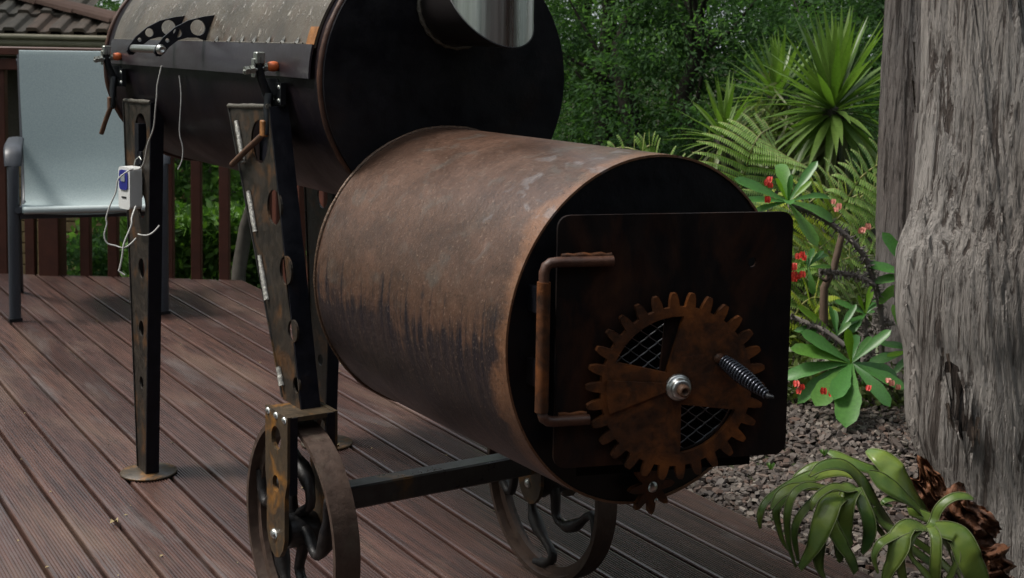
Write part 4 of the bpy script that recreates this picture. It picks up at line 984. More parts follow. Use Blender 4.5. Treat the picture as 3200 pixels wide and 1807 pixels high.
# ================================================================== sword-leaved cordylines
SWORDS = []
for k in range(7):
    mb = MB(); leaf_strip(mb, (0, 0, 0), (0, 0, 1), (0, -1, 0), 1.0, .092, [.05, .15, .3, .5, .2, .8, 1.3][k], .25, 7, lambda t: (.55 + 1.2 * t) if t < .35 else max(.03, 1.0 - ((t - .35) / .65) ** 1.5))
    SWORDS.append(mb.mesh('leaf'))
def cordyline(label, px, py, depth, L, n, seed, lo=-60):
    r = random.Random(seed); c = spot(px, py, depth); g_ = ground_z(c.x, c.y); t = thing('cordyline', label, 'plant', (c.x, c.y, g_), 'sword-leaved cordylines')
    part(t, 'stem', MB().tube([(c.x, c.y, g_ - .05), (c.x + .03, c.y, (g_ + c.z) / 2), tuple(c)], [.05, .045, .05], 9), 'trunk_grey')
    for k in range(n):
        f = (k + .5) / n; el = math.radians(88 - (88 - lo) * f ** .9); az = k * 2.39996 + r.uniform(-.3, .3)
        d = Vector((math.cos(az) * math.cos(el), math.sin(az) * math.cos(el), math.sin(el))); old = f > .72
        me = SWORDS[min(6, int(f * 4.5) + (r.random() < .4) * 1 + (2 if old else 0))]
        key = ('old' if old else 'new'); 
        if (me.name, key) not in CROWNS:
            m2 = me.copy(); m2.materials.clear(); m2.materials.append(MAT['leaf_sword_old' if old else 'leaf_sword']); CROWNS[(me.name, key)] = m2
        o = part(t, 'leaf', CROWNS[(me.name, key)], 'leaf_sword')
        up = Vector((0, 0, 1)) if abs(d.z) < .98 else Vector((1, 0, 0)); s = d.cross(up).normalized(); nn = s.cross(d)
        mt = Matrix((s, -nn, d)).transposed().to_4x4(); mt.translation = Vector((0, 0, c.z - g_)) + d * .03 - Zv * .05 * f
        lf = L * (1.0 - .25 * abs(f - .35)) * r.uniform(.85, 1.12); o.matrix_local = mt @ Matrix.Diagonal((L * 1.0, L * 1.0, lf, 1))
    return t
cordyline('largest sword-leaved cordyline, a full round head left of the second trunk', 2605, 335, 6.0, .44, 170, 51, -82)
cordyline('middle-sized sword-leaved cordyline left of the largest one', 2430, 300, 6.5, .32, 95, 52, -65)
cordyline('smallest sword-leaved cordyline above the big fern frond', 2262, 425, 6.2, .28, 60, 53, -40)
# dry fallen skirt of thin leaves between the cordylines
r = random.Random(61); mb = MB()
for k in range(420):
    p = spot(r.gauss(2440, 70), r.gauss(400, 48), r.uniform(6.2, 6.7)); d = rvec(r); d.z -= .3; leaf_strip(mb, p, d, rvec(r), r.uniform(.10, .24), .012, .6, .1, 3)
solo('undergrowth', mb, 'leaf_sword_old', 'tangle of dry thin leaves between the cordylines', 'undergrowth', None, 'stuff')

# ================================================================== tree ferns
def frond(parent, rach, pairs, plen, m, side_l=1.0, side_r=1.0, droop=.5, face=None, w=.042):
    """rach: rachis points; pinnae on both sides, each a rib with a comb of hanging leaflets"""
    R_ = [Vector(p) for p in rach]; pts = [Vector(p) for p in spline([tuple(p) for p in R_], 8)]; N = len(pts)
    mb = MB(); rb = MB(); rb.tube(pts, [.0045 * (1 - .7 * k / N) for k in range(N)], 6)
    face = face if face is not None else (CAM - pts[N // 2]).normalized()
    for k in range(pairs):
        t = (k + .6) / pairs; i = min(N - 2, int(t * (N - 1))); b = pts[i]; tg = (pts[i + 1] - pts[i]).normalized()
        sd = tg.cross(face).normalized()
        for s, mul in ((1, side_r), (-1, side_l)):
            L = plen * mul * (math.sin(PI * min(.98, .22 + t * .76)) ** .7)
            if L < .02: continue
            d = (sd * s + tg * .30).normalized(); q = b.copy(); ns = max(7, int(L / .0078)); dirv = d.copy(); rib = [q.copy()]
            for j in range(ns):
                u = j / ns; st = L / ns; dirv = (dirv - Zv * droop * (1.6 / ns) * (.25 + u)).normalized(); q2 = q + dirv * st
                lw = w * (1 - u ** 2.6) * .95 + .004
                for e in (1, -1):
                    hang = (-Zv * .50 + face * .85 if e > 0 else -Zv * .10 - face * .9) + dirv * .16; hang = (hang - dirv * hang.dot(dirv) * .6).normalized(); a0 = q + dirv * st * .02; a1 = q + dirv * st * .82
                    k1 = lw * (1 if e > 0 else .8)
                    mb.add([a0, a1, a1 + hang * k1 * .6 - dirv * st * .04, a0 + hang * k1 + dirv * st * .22, a0 + hang * k1 * .6 - dirv * st * .02], [(0, 1, 2, 3, 4)])
                q = q2; rib.append(q.copy())
            rb.tube(rib[::3] if len(rib) > 6 else rib, .0013, 4, caps=False)
    f = part(parent, 'frond', mb, m, None, 'stuff'); part(f, 'rib', rb, 'fern_rib'); return f
c = spot(2480, 1000, 4.9); fern = thing('tree_fern', 'big feathery tree fern arching behind the firebox and the red-flowered plants', 'fern', (c.x, c.y, ground_z(c.x, c.y)))
part(fern, 'trunk', MB().tube([(c.x, c.y, ground_z(c.x, c.y) - .05), (c.x, c.y, .05), (c.x + .02, c.y, .2)], [.07, .06, .05], 9), 'trunk_dark')
D = 4.6
def SP(l): return [spot(*p) for p in l]
frond(fern, SP([(2296, 690, 4.80), (2312, 600, 4.62), (2330, 530, 4.52), (2350, 465, 4.48), (2376, 420, 4.55), (2410, 400, 4.72)]), 15, .245, 'leaf_fern', .80, 1.0, .50)
frond(fern, SP([(2640, 640, 4.55), (2689, 558, 4.5), (2762, 504, 4.45), (2830, 470, 4.4), (2900, 445, 4.35)]), 13, .20, 'leaf_fern', .5, 1.0, 1.1)
frond(fern, SP([(2500, 700, 4.8), (2590, 660, 4.75), (2680, 610, 4.7), (2760, 590, 4.65), (2850, 600, 4.6)]), 13, .20, 'leaf_fern', .9, 1.0, 1.1)
frond(fern, SP([(2450, 720, 4.7), (2520, 640, 4.72), (2590, 600, 4.75), (2640, 590, 4.8)]), 9, .12, 'leaf_fern_yellow', .9, 1.0, .9)
frond(fern, SP([(2400, 760, 4.7), (2420, 700, 4.7), (2400, 650, 4.72), (2370, 620, 4.75)]), 9, .13, 'leaf_fern_yellow', .9, 1.0, .9)
frond(fern, SP([(2440, 1000, 4.6), (2480, 900, 4.55), (2540, 800, 4.5), (2620, 730, 4.5)]), 11, .17, 'leaf_fern', 1.0, 1.0, .9)
frond(fern, SP([(2500, 1000, 5.0), (2600, 850, 5.0), (2700, 730, 5.0), (2820, 680, 5.0)]), 12, .2, 'leaf_fern', 1.0, 1.0, .9)
frond(fern, SP([(2460, 1060, 4.5), (2500, 960, 4.45), (2560, 930, 4.4), (2600, 990, 4.35)]), 9, .09, 'leaf_fern_yellow', 1.0, 1.0, 1.0)
frond(fern, SP([(2420, 900, 4.6), (2460, 840, 4.55), (2500, 800, 4.5), (2540, 850, 4.45)]), 9, .10, 'leaf_fern', 1.0, 1.0, 1.0)
frond(fern, SP([(2560, 760, 4.9), (2640, 660, 4.85), (2730, 590, 4.8), (2840, 540, 4.75)]), 13, .20, 'leaf_fern', .8, 1.0, .9)
frond(fern, SP([(2480, 820, 4.85), (2530, 720, 4.85), (2610, 640, 4.9), (2700, 610, 4.95)]), 12, .18, 'leaf_fern_yellow', .8, 1.0, .9)
frond(fern, SP([(2470, 980, 4.7), (2540, 880, 4.7), (2640, 810, 4.7), (2740, 800, 4.7)]), 12, .18, 'leaf_fern', .9, 1.0, .9)
frond(fern, SP([(2010, 470, 5.2), (2030, 455, 5.2), (2055, 452, 5.2)]), 7, .07, 'leaf_fern', 1.0, 1.0, .8)
frond(fern, SP([(2150, 560, 4.9), (2060, 500, 4.9), (1960, 462, 4.95), (1900, 470, 5.0)]), 9, .10, 'leaf_fern', 1.0, .8, .9)

# ================================================================== crown-of-thorns plants with red flowers
def spurge_leaf_prof(t): return ((.16 + .84 * (t / .62) ** 1.15) if t < .62 else math.sqrt(max(.02, 1 - ((t - .62) / .385) ** 2.6))) * (1 + .05 * math.sin(t * 23))
SPL = []
for k in range(5):
    mb = MB(); leaf_strip(mb, (0, 0, 0), (0, 0, 1), (0, -1, 0), 1.0, .245, [.1, .3, .6, .9, -.1][k], .30, 12, spurge_leaf_prof)
    SPL.append(mb.mesh('leaf'))
SPY = []
for me in SPL:
    m2 = me.copy(); m2.materials.append(MAT['leaf_spurge_young']); SPY.append(m2)
def place_leaf(t, me, base, d, L, wmul=1.0, mat='leaf_spurge', facing=None):
    d = Vector(d).normalized(); f = facing if facing is not None else (CAM - base).normalized() * .7 + Zv * .6
    nn = (f - d * f.dot(d)).normalized(); s = d.cross(nn)
    o = part(t, 'leaf', me, mat); mt = Matrix((s, -nn, d)).transposed().to_4x4() ; mt.translation = base - t.location
    mt2 = mt @ Matrix.Diagonal((L * wmul, L, L, 1)); o.matrix_local = mt2; return o
def rosette(t, px, py, depth, tips, young=()):
    """tips: (px, py, depth offset, width factor); each tip is one leaf of the rosette"""
    b = spot(px, py, depth)
    for k, (x, y, dd, wm) in enumerate(tips):
        e = spot(x, y, depth + dd); d = e - b; me = SPL[k % 4]
        if k in young: place_leaf(t, SPY[4], b, d, d.length * 1.02, wm, 'leaf_spurge_young')
        else: place_leaf(t, me, b, d, d.length * 1.06, wm)
def thorny(t, pts, r0=.008, seed=1, n=90):
    r = random.Random(seed); P = [Vector(p) for p in spline([tuple(p) for p in pts], 10)]; mb = MB(); mb.tube(P, r0, 8)
    for k in range(n):
        i = r.randint(0, len(P) - 2); p = P[i].lerp(P[i + 1], r.random()); tg = (P[i + 1] - P[i]).normalized(); o = tg.cross(rvec(r)).normalized(); s = tg * .0034; q = p + o * r0 * .8; b = tg.cross(o) * .0030
        tip = p + o * (r0 + r.uniform(.012, .024)) + tg * r.uniform(-.004, .004); mb.add([q + s, q - s * .5 + b, q - s * .5 - b, tip], [(0, 1, 3), (1, 2, 3), (2, 0, 3)])
    return part(t, 'thorny_stem', mb, 'thorn_stem')
FLO = MB()
for s in (-1, 1):
    pts = [(s * .0035 + .0085 * math.cos(2 * PI * k / 10) * .62, .0095 * math.sin(2 * PI * k / 10), .0016 + .0022 * math.cos(2 * PI * k / 5)) for k in range(10)]
    FLO.add(pts + [(s * .0030, 0, -.0012)], [(k, (k + 1) % 10, 10) for k in range(10)], True)
FLO.dome((0, 0, 0), (0, 0, 1), .0022, .003, 6)
FLM = FLO.mesh('flower'); FLM.materials.append(MAT['petal']); FLP = FLM.copy(); FLP.materials.clear(); FLP.materials.append(MAT['petal_pale'])
def flowers(t, lst, depth, seed, pale=False, s=1.0):
    r = random.Random(seed)
    for px, py in lst:
        p = spot(px, py, depth + r.uniform(-.02, .02)); o = part(t, 'flower', FLP if pale else FLM, 'petal'); d = ((CAM - p).normalized() + rvec(r) * .45 + Zv * .2).normalized()
        mt = d.to_track_quat('Z', 'Y').to_matrix().to_4x4(); mt.translation = p - t.location; q = s * r.uniform(.9, 1.15); o.matrix_local = mt @ Matrix.Diagonal((q, q, q, 1))
def spurge(label, px, py, depth):
    c = spot(px, py, depth); return thing('crown_of_thorns', label, 'plant', (c.x, c.y, ground_z(c.x, c.y)), 'red-flowered thorny plants')
def zz(x, y): return (2440 + x / 5.596, 1040 + y / 5.596)          # measured from an enlarged view
# A: big rosette low down, leaves spread like a star
pA = spurge('large star of broad green leaves on the mulch between the door and the big trunk', 2660, 1180, 3.95)
rosette(pA, 2660, 1136, 3.92, [(*zz(420, -10), -.02, 1.0), (*zz(300, 200), -.04, 1.0), (*zz(170, 560), -.06, .9), (*zz(330, 900), -.08, .85), (*zz(960, 1080), -.16, 1.1), (*zz(1150, 1400), -.22, 1.15), (*zz(1900, 1090), -.12, 1.05), (*zz(2190, 620), -.03, 1.35), (*zz(1880, -30), -.01, .85), (*zz(1560, 40), .03, .8), (*zz(1330, -60), .05, .95), (*zz(1160, -80), -.02, 1.0), (*zz(640, 1200), -.10, 1.5), (*zz(2150, 880), -.06, 1.0), (*zz(1600, 800), .06, .9)], young=(11,))
flowers(pA, [zz(270, 890), zz(320, 1020), zz(365, 950), zz(750, 1020), zz(890, 1065), zz(1540, 965)], 3.80, 1)
flowers(pA, [zz(1880, 835), zz(1940, 880), zz(2050, 950), zz(2215, 940)], 3.86, 2, True)
thorny(pA, [spot(2640, 1290, 3.98), spot(2655, 1210, 3.96), spot(2660, 1140, 3.93)], .009, 3, 60)
thorny(pA, [spot(2455, 1190, 4.0), spot(2490, 1165, 4.0), spot(2540, 1140, 3.99), spot(2600, 1150, 3.97), spot(2650, 1170, 3.95)], .008, 4, 80)
# B: upper rosette in front of the fern
def z3(x, y): return (2100 + x / 3.141, 380 + y / 3.141)
pB = spurge('green rosette beside the top corner of the firebox door, on a long thorny stem', 2735, 893, 4.0)
rosette(pB, 2463, 632, 3.95, [(*z3(650, 560), -.02, .85), (*z3(750, 730), -.05, .7), (*z3(800, 830), -.05, .7), (*z3(1075, 330), .03, 1.15), (*z3(1410, 400), .02, .75), (*z3(1370, 595), .0, .8), (*z3(1600, 630), .06, .6), (*z3(1620, 850), -.05, 1.0), (*z3(1420, 1190), -.05, 1.0), (*z3(1000, 560), -.05, .8), (*z3(1160, 560), -.04, .8), (*z3(1150, 690), -.07, 1.6), (*z3(1240, 950), -.04, .6)], young=(9, 5))
flowers(pB, [z3(960, 570), z3(930, 600), z3(965, 625), z3(935, 765)], 3.86, 5)
thorny(pB, [spot(2466, 640, 3.96), spot(2500, 652, 3.97), spot(2546, 668, 3.98), spot(2605, 705, 3.98), spot(2660, 752, 3.98), spot(2700, 800, 3.99), spot(2716, 835, 4.0)], .0085, 6, 150)
thorny(pB, [spot(2716, 835, 4.0), spot(2735, 893, 4.02), spot(2750, 960, 4.05), spot(2755, 1080, 4.08), spot(2750, 1240, 4.1)], .0095, 7, 130)
# C: flower cluster at the door's right edge with small leaves
def z4(x, y): return (2440 + x / 5.596, 800 + y / 5.596)
pC = spurge('leafy red-flowered stem tucked behind the right edge of the firebox door', 2592, 852, 4.0)
rosette(pC, *z4(470, 200), 3.95, [(*z4(250, 30), 0, .7), (*z4(250, 260), -.03, .8), (*z4(560, -180), .02, 1.0), (*z4(590, 600), -.05, 1.0), (*z4(870, 180), .02, .9), (*z4(740, -130), .04, .7), (*z4(430, -60), 0, .9), (*z4(900, -240), .05, .6)], young=(0,))
flowers(pC, [z4(300, 5), z4(415, 35), z4(380, -20), z4(240, 165), z4(225, 200), z4(240, 320), z4(300, 360), z4(380, 320), z4(235, 400), z4(215, 330)], 3.88, 8)
flowers(pC, [(2605, 630), (2612, 655), (2622, 645), (2698, 718), (2712, 708), (2690, 722)], 4.1, 9, True)
thorny(pC, [spot(2560, 850, 4.0), spot(2592, 852, 4.0), spot(2637, 855, 3.99), spot(2690, 868, 3.99), spot(2735, 893, 4.0)], .008, 10, 130)
thorny(pC, [spot(2470, 989, 4.05), spot(2515, 1007, 4.04), spot(2583, 1038, 4.02), spot(2640, 1080, 4.0)], .008, 11, 90)
# D: middle rosettes behind the big one
pD = spurge('upright bright green rosette just above the big star of leaves', 2700, 1000, 4.15)
rosette(pD, *z4(1480, 1020), 4.12, [(*z4(980, 780), 0, .9), (*z4(1340, 690), 0, .8), (*z4(1600, 520), .02, .9), (*z4(1760, 620), .03, .8), (*z4(1290, 870), -.02, .8), (*z4(1600, 940), -.06, .9), (*z4(1680, 800), 0, .9), (*z4(1280, 1130), -.08, 1.1), (*z4(1180, 1180), -.06, .9)], young=(1, 2))
rosette(pD, *z4(980, 1400), 4.05, [(*z4(870, 900), 0, .6), (*z4(940, 950), .02, 1.0), (*z4(270, 900), -.02, .7), (*z4(430, 1120), -.05, .8), (*z4(1300, 860), .03, .7), (*z4(1200, 1150), 0, 1.2)], young=(2,))
thorny(pD, [spot(2690, 1230, 4.15), spot(2700, 1100, 4.14), spot(2704, 985, 4.12)], .009, 12, 90)
thorny(pD, [spot(2720, 1120, 4.1), spot(2700, 1060, 4.1), spot(2740, 1020, 4.08), spot(2790, 1010, 4.05)], .008, 13, 80)
# E: leaves reaching out left of the big trunk
pE = spurge('green leaves poking out from behind the left side of the massive trunk', 2860, 900, 4.05)
rosette(pE, 2862, 868, 4.0, [(*z3(2095, 1110), 0, 1.0), (*z4(1590, 90), -.02, .9), (*z4(1720, 320), -.03, 1.0), (*z4(1680, 640), -.02, 1.0), (*z4(1980, 700), 0, .8), (2790, 760, .05, .8)])
rosette(pE, 2852, 1095, 4.05, [(*zz(1760, 170), 0, .9), (*zz(1580, 470), -.02, 1.0), (*zz(1960, 120), 0, .9), (*zz(1850, 430), -.03, .8), (*zz(2000, 680), -.03, .9), (2800, 960, 0, .9), (2815, 1000, 0, .9)], young=(3,))
thorny(pE, [spot(2850, 1260, 4.1), spot(2862, 1100, 4.08), spot(2864, 870, 4.02)], .009, 14, 110)
stk = thing('garden_stake', 'brown wooden stake propping the thorny stems', 'stake', tuple(spot(2575, 1240, 4.3)))
part(stk, 'pole', MB().tube([spot(2578, 1260, 4.3), spot(2574, 1005, 4.28), spot(2575, 900, 4.27), spot(2606, 836, 4.27), spot(2632, 730, 4.27)], [.016, .015, .013, .012, .011], 10), 'stake_wood')
part(stk, 'tie', MB().tube([spot(2570, 872, 4.25), spot(2580, 878, 4.24), spot(2592, 868, 4.25)], .006, 6), 'joist')

# low leafy ground cover at the back of the mulch
r = random.Random(71); mb = MB()
for k in range(5200):
    px, py = r.uniform(2420, 2900), None; dp = r.uniform(4.0, 6.0); p = spot(px, 900, dp); p.z = ground_z(p.x, p.y) + abs(r.gauss(0, .05)) * (1 + .9 * (dp - 4)); d = rvec(r, -.1); leaf_strip(mb, p, d, rvec(r), r.uniform(.02, .06), .02, .4, .1, 2)
solo('ground_cover', mb, 'leaf_litter_green', 'low scrubby green ground cover behind the red-flowered plants', 'ground cover', None, 'stuff')

# ================================================================== staghorn fern at the foot of the big trunk
def Z6(x, y): return (2350 + x / 3.03, 1380 + y / 3.03)
pst = spotz(2960, 1740, -.045); stag = thing('staghorn_fern', 'staghorn fern with drooping forked green fronds at the foot of the massive trunk', 'fern', (pst.x, pst.y, -.045))
def ribbon(mb, rim, pts, cup=.25, tk=.0016):
    """pts: (x, y in enlarged view, depth, half-width m); a fleshy strap with a raised pale margin"""
    S_ = spline([(*Z6(p[0], p[1]), p[2], p[3]) for p in pts], 7); P = [spot(a, b, c - .22) for a, b, c, _ in S_]; W_ = [q[3] * .70 for q in S_]; N = len(P); vs = []; L1 = []; L2 = []
    for i in range(N):
        t = (P[min(i + 1, N - 1)] - P[max(i - 1, 0)]).normalized(); vd = (CAM - P[i]).normalized(); vd = (vd * .62 + Zv * .62).normalized(); s = t.cross(vd); s = (s.normalized() if s.length > 1e-4 else t.orthogonal()); n = s.cross(t).normalized()
        if n.dot(vd) < 0: n = -n
        a, b = P[i] - s * W_[i], P[i] + s * W_[i]; m = P[i] + n * W_[i] * cup
        vs += [a, P[i] - s * W_[i] * .5 + n * W_[i] * cup * .7, m, P[i] + s * W_[i] * .5 + n * W_[i] * cup * .7, b]; L1.append(a); L2.append(b)
        vs += [v - n * tk for v in vs[-5:]]
    fs = []
    for i in range(N - 1):
        o, q = i * 10, (i + 1) * 10
        for k in range(4): fs += [(o + k, o + k + 1, q + k + 1, q + k), (o + 5 + k + 1, o + 5 + k, q + 5 + k, q + 5 + k + 1)]
        fs += [(o, q, q + 5, o + 5), (o + 4, o + 9, q + 9, q + 4)]
    mb.add(vs, fs, True)
    for l in (L1, L2): rim.tube(l, .0012, 4)
def sfrond(ribs, label=None, cup=.06):
    mb, rim = MB(), MB()
    ribbon(mb, rim, ribs[0], cup); f = part(stag, 'frond', mb, 'stag_leaf', label)
    for r_ in ribs[1:]: mb = MB(); ribbon(mb, rim, r_, cup); part(f, 'lobe', mb, 'stag_leaf')
    part(f, 'margin', rim, 'stag_rim')
# main arching arm and its curled tip
sfrond([[(1700, 1150, 2.98, .016), (1480, 980, 2.95, .017), (1300, 760, 2.90, .018), (1150, 540, 2.86, .020), (1010, 340, 2.84, .022), (890, 235, 2.82, .024), (760, 215, 2.80, .020), (640, 250, 2.78, .014), (545, 330, 2.76, .003)],
        [(1000, 330, 2.85, .014), (860, 280, 2.86, .018), (700, 290, 2.86, .020), (560, 330, 2.85, .020), (420, 370, 2.83, .012), (250, 470, 2.80, .010), (130, 570, 2.78, .009), (75, 700, 2.77, .008), (78, 825, 2.77, .002)],
        [(560, 330, 2.85, .012), (640, 230, 2.88, .014), (560, 240, 2.90, .012), (430, 330, 2.90, .010), (400, 390, 2.88, .004)]])
# fan of hanging straps
sfrond([[(1440, 1040, 2.94, .014), (1250, 800, 2.88, .015), (1090, 560, 2.82, .018), (960, 440, 2.78, .022), (880, 440, 2.75, .018), (760, 430, 2.73, .011), (640, 500, 2.71, .010), (580, 580, 2.70, .008), (560, 650, 2.70, .003)],
        [(960, 440, 2.775, .024), (910, 520, 2.75, .024), (885, 650, 2.74, .022), (880, 800, 2.74, .020), (900, 900, 2.74, .014), (940, 990, 2.745, .010)],
        [(990, 440, 2.78, .014), (1050, 590, 2.76, .017), (1100, 720, 2.75, .018), (1115, 850, 2.75, .017), (1085, 970, 2.76, .014), (1040, 1060, 2.77, .005)]])
sfrond([[(1400, 1100, 2.90, .010), (1100, 700, 2.84, .012), (900, 520, 2.78, .020), (760, 560, 2.72, .028), (700, 690, 2.70, .030), (650, 830, 2.69, .027), (590, 980, 2.69, .021), (520, 1100, 2.70, .015), (450, 1200, 2.71, .009)],
        [(650, 860, 2.692, .018), (630, 1000, 2.70, .017), (630, 1130, 2.71, .013), (650, 1220, 2.715, .010), (690, 1290, 2.72, .004)],
        [(740, 780, 2.70, .024), (800, 880, 2.70, .020), (870, 1000, 2.70, .019), (940, 1120, 2.71, .016), (985, 1240, 2.72, .009)],
        [(800, 860, 2.71, .010), (820, 980, 2.72, .012), (830, 1090, 2.725, .010), (815, 1140, 2.73, .004)]])
sfrond([[(900, 480, 2.80, .010), (700, 440, 2.76, .012), (560, 410, 2.73, .011), (440, 450, 2.71, .010), (370, 540, 2.70, .010), (335, 680, 2.695, .009), (335, 850, 2.70, .007), (360, 1020, 2.71, .005), (415, 1190, 2.72, .002)],
        [(620, 440, 2.76, .008), (420, 430, 2.74, .014), (270, 500, 2.73, .013), (180, 640, 2.72, .003)],
        [(640, 500, 2.76, .010), (520, 620, 2.74, .010), (430, 750, 2.73, .010), (400, 870, 2.73, .008), (415, 1000, 2.735, .006), (440, 1130, 2.74, .002)]])
sfrond([[(420, 440, 2.77, .008), (300, 540, 2.77, .012), (230, 650, 2.77, .010), (250, 800, 2.77, .007), (290, 940, 2.77, .005), (345, 1030, 2.77, .002)]], 'browned thin hanging frond')
# upright pale fronds
sfrond([[(1760, 860, 3.02, .020), (1620, 640, 2.98, .026), (1500, 470, 2.95, .032), (1380, 330, 2.94, .038), (1290, 220, 2.95, .036), (1200, 140, 2.96, .028), (1120, 95, 2.98, .016), (1085, 85, 2.99, .004)]], 'broad pale green upright frond')
sfrond([[(1760, 840, 2.96, .018), (1560, 620, 2.90, .022), (1420, 500, 2.87, .028), (1280, 410, 2.86, .030), (1180, 340, 2.86, .022), (1110, 285, 2.86, .006)],
        [(1420, 560, 2.87, .010), (1330, 540, 2.85, .010), (1260, 560, 2.84, .008), (1240, 590, 2.84, .005), (1330, 610, 2.84, .003)]])
sfrond([[(1400, 420, 2.98, .012), (1250, 300, 2.97, .016), (1080, 250, 2.96, .018), (920, 190, 2.96, .018), (800, 130, 2.97, .015), (725, 95, 2.98, .008)]])
# low right frond with windows between its straps
sfrond([[(1980, 1290, 2.86, .016), (1840, 1000, 2.80, .018), (1760, 880, 2.74, .024), (1650, 815, 2.68, .026), (1530, 790, 2.64, .024), (1430, 820, 2.62, .020), (1320, 900, 2.61, .012), (1220, 960, 2.60, .011), (1165, 1050, 2.60, .008), (1160, 1140, 2.60, .005), (1195, 1250, 2.60, .002)],
        [(1470, 800, 2.625, .022), (1410, 880, 2.61, .026), (1390, 1000, 2.60, .026), (1340, 1130, 2.60, .020), (1290, 1230, 2.605, .015), (1240, 1400, 2.61, .006)],
        [(1400, 1020, 2.602, .012), (1400, 1150, 2.605, .012), (1430, 1290, 2.61, .010), (1460, 1400, 2.615, .003)],
        [(1600, 830, 2.635, .008), (1530, 900, 2.62, .007), (1490, 1010, 2.61, .0065), (1520, 1110, 2.61, .006), (1600, 1200, 2.615, .009), (1680, 1290, 2.62, .012), (1760, 1400, 2.63, .010)],
        [(1700, 815, 2.65, .012), (1740, 900, 2.63, .0135), (1745, 1040, 2.62, .0135), (1735, 1200, 2.62, .014), (1730, 1420, 2.63, .012)],
        [(1740, 830, 2.67, .024), (1850, 840, 2.665, .028), (1950, 880, 2.66, .030), (2010, 990, 2.65, .034), (2060, 1120, 2.645, .036), (2120, 1260, 2.65, .036), (2180, 1440, 2.66, .030)],
        [(1840, 900, 2.66, .010), (1930, 1000, 2.65, .007), (1945, 1110, 2.645, .007), (1900, 1230, 2.645, .008), (1850, 1330, 2.65, .008)],
        [(1640, 830, 2.66, .010), (1690, 800, 2.70, .010), (1725, 740, 2.71, .011), (1760, 650, 2.71, .012), (1830, 570, 2.71, .012), (1930, 520, 2.71, .012), (2030, 520, 2.71, .010), (2095, 545, 2.71, .003)]])
sfrond([[(1900, 1250, 2.90, .014), (1700, 1050, 2.88, .013), (1480, 900, 2.86, .013), (1250, 780, 2.85, .012), (1150, 640, 2.84, .011)]])
sfrond([[(1950, 1050, 2.95, .018), (1800, 800, 2.92, .022), (1620, 700, 2.90, .022), (1480, 660, 2.89, .014)]])
# papery brown shield fronds against the trunk
rs = random.Random(81)
def shield(pts, depth, amp, name='shield_frond'):
    S_ = [Z6(x, y) for x, y in pts]; cx = sum(p[0] for p in S_) / len(S_); cy = sum(p[1] for p in S_) / len(S_); mb = MB(); ring = []
    C_ = spline(S_ + [S_[0]], 5)[:-1]; n = len(C_); rings_ = 8; vs = []
    for j in range(rings_ + 1):
        f = j / rings_
        for k, (x, y) in enumerate(C_):
            jag = 1 + (.07 * rs.uniform(-1, 1) if j == rings_ else .02 * rs.uniform(-1, 1)); dd = depth - .02 * (1 - f * f) + mnoise.noise((x * f * .021 + y * f * .006, y * f * .012, depth * 9)) * .05 + amp * .35 * rs.uniform(-1, 1) * f
            vs.append(spot(cx + (x - cx) * f * jag, cy + (y - cy) * f * jag, dd))
    mb.add(vs, [(j * n + k, j * n + (k + 1) % n, (j + 1) * n + (k + 1) % n, (j + 1) * n + k) for j in range(rings_) for k in range(n)], True)
    part(stag, name, mb, 'stag_brown', 'papery brown shield frond')
shield([(1545, 150), (1610, 230), (1700, 300), (1790, 420), (1810, 560), (1780, 680), (1700, 700), (1600, 560), (1530, 440), (1440, 320), (1560, 350), (1570, 240)], 2.80, .012)
shield([(1800, 520), (1870, 430), (2005, 380), (1960, 470), (1930, 520), (2050, 560), (2150, 600), (2240, 660), (2330, 760), (2360, 850), (2300, 930), (2340, 1010), (2200, 1060), (2080, 1000), (1950, 900), (1850, 760), (1790, 660)], 2.64, .014)
shield([(2050, 960), (2200, 1000), (2350, 970), (2440, 1000), (2400, 1090), (2500, 1180), (2420, 1260), (2480, 1330), (2300, 1400), (2150, 1380), (2060, 1250), (2010, 1100)], 2.55, .014)
shield([(1560, 130), (1640, 160), (1720, 260), (1800, 330), (1850, 480), (1830, 600), (1740, 560), (1660, 430), (1600, 300)], 2.76, .016)
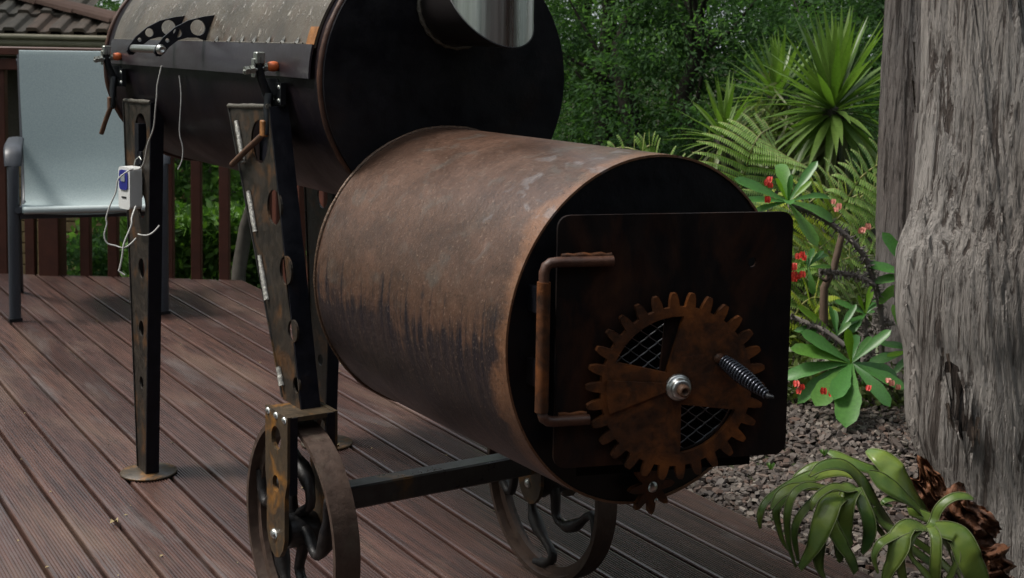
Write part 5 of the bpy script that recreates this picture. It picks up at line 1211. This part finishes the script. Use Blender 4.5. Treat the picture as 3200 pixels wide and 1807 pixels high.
shield([(1780, 650), (1900, 690), (2000, 820), (2050, 960), (1980, 1080), (1860, 1000), (1760, 850), (1700, 740)], 2.66, .010)


# ================================================================== bark mulch
r = random.Random(91); mb = MB(); cnt = 0
def chip(mb, x, y, z, L, W_, H, r):
    az = r.uniform(0, PI); t = Matrix.Rotation(az, 3, 'Z') @ Matrix.Rotation(r.gauss(0, .35), 3, 'X') @ Matrix.Rotation(r.gauss(0, .35), 3, 'Y')
    o = Vector((x, y, z)); k = [(-.5, -.3), (-.2, -.5), (.35, -.42), (.5, .05), (.22, .5), (-.4, .38)]
    k = [(a + r.uniform(-.1, .1), b + r.uniform(-.12, .12)) for a, b in k]
    vs = [o + t @ Vector((a * L, b * W_, H * .5)) for a, b in k] + [o + t @ Vector((a * L * 1.12, b * W_ * 1.12, -H * .5)) for a, b in k]
    mb.add(vs, [(0, 1, 2, 3, 4, 5)] + [(i, 6 + i, 6 + (i + 1) % 6, (i + 1) % 6) for i in range(6)])
while cnt < 24000:
    dp = 2.1 + 3.0 * r.random() ** 1.0; px = r.uniform(1900, 3450)
    p = spot(px, 900, dp)
    if p.x < .842 + .0276 * p.y or p.x > 3.6 or p.y < -1.5: continue
    big = r.random() < .10; L = r.uniform(.010, .026) * (1.6 if big else 1); chip(mb, p.x, p.y, ground_z(p.x, p.y) + r.uniform(.002, .020) + .012 * math.sin(p.x * 9) * math.sin(p.y * 7), L, L * r.uniform(.35, .75), r.uniform(.004, .009), r); cnt += 1
solo('bark_mulch', mb, 'bark_chip', 'brown bark chip mulch covering the bed beside the deck', 'mulch', None, 'stuff')
for px, py in ((2408, 1468), (2574, 1425)):
    p = spotz(px, py, -.03); t = thing('seedling', 'tiny green seedling in the mulch ' + ('beside the deck edge under the firebox door' if px < 2500 else 'above the staghorn fern'), 'seedling', tuple(p), 'seedlings in the mulch')
    for k in range(5):
        mb = MB(); a = k * 1.3; leaf_strip(mb, p, (math.cos(a) * .6, math.sin(a) * .6, 1), (CAM - p), .022, .006, .3, .1, 3); part(t, 'leaf', mb, 'leaf_hedge')
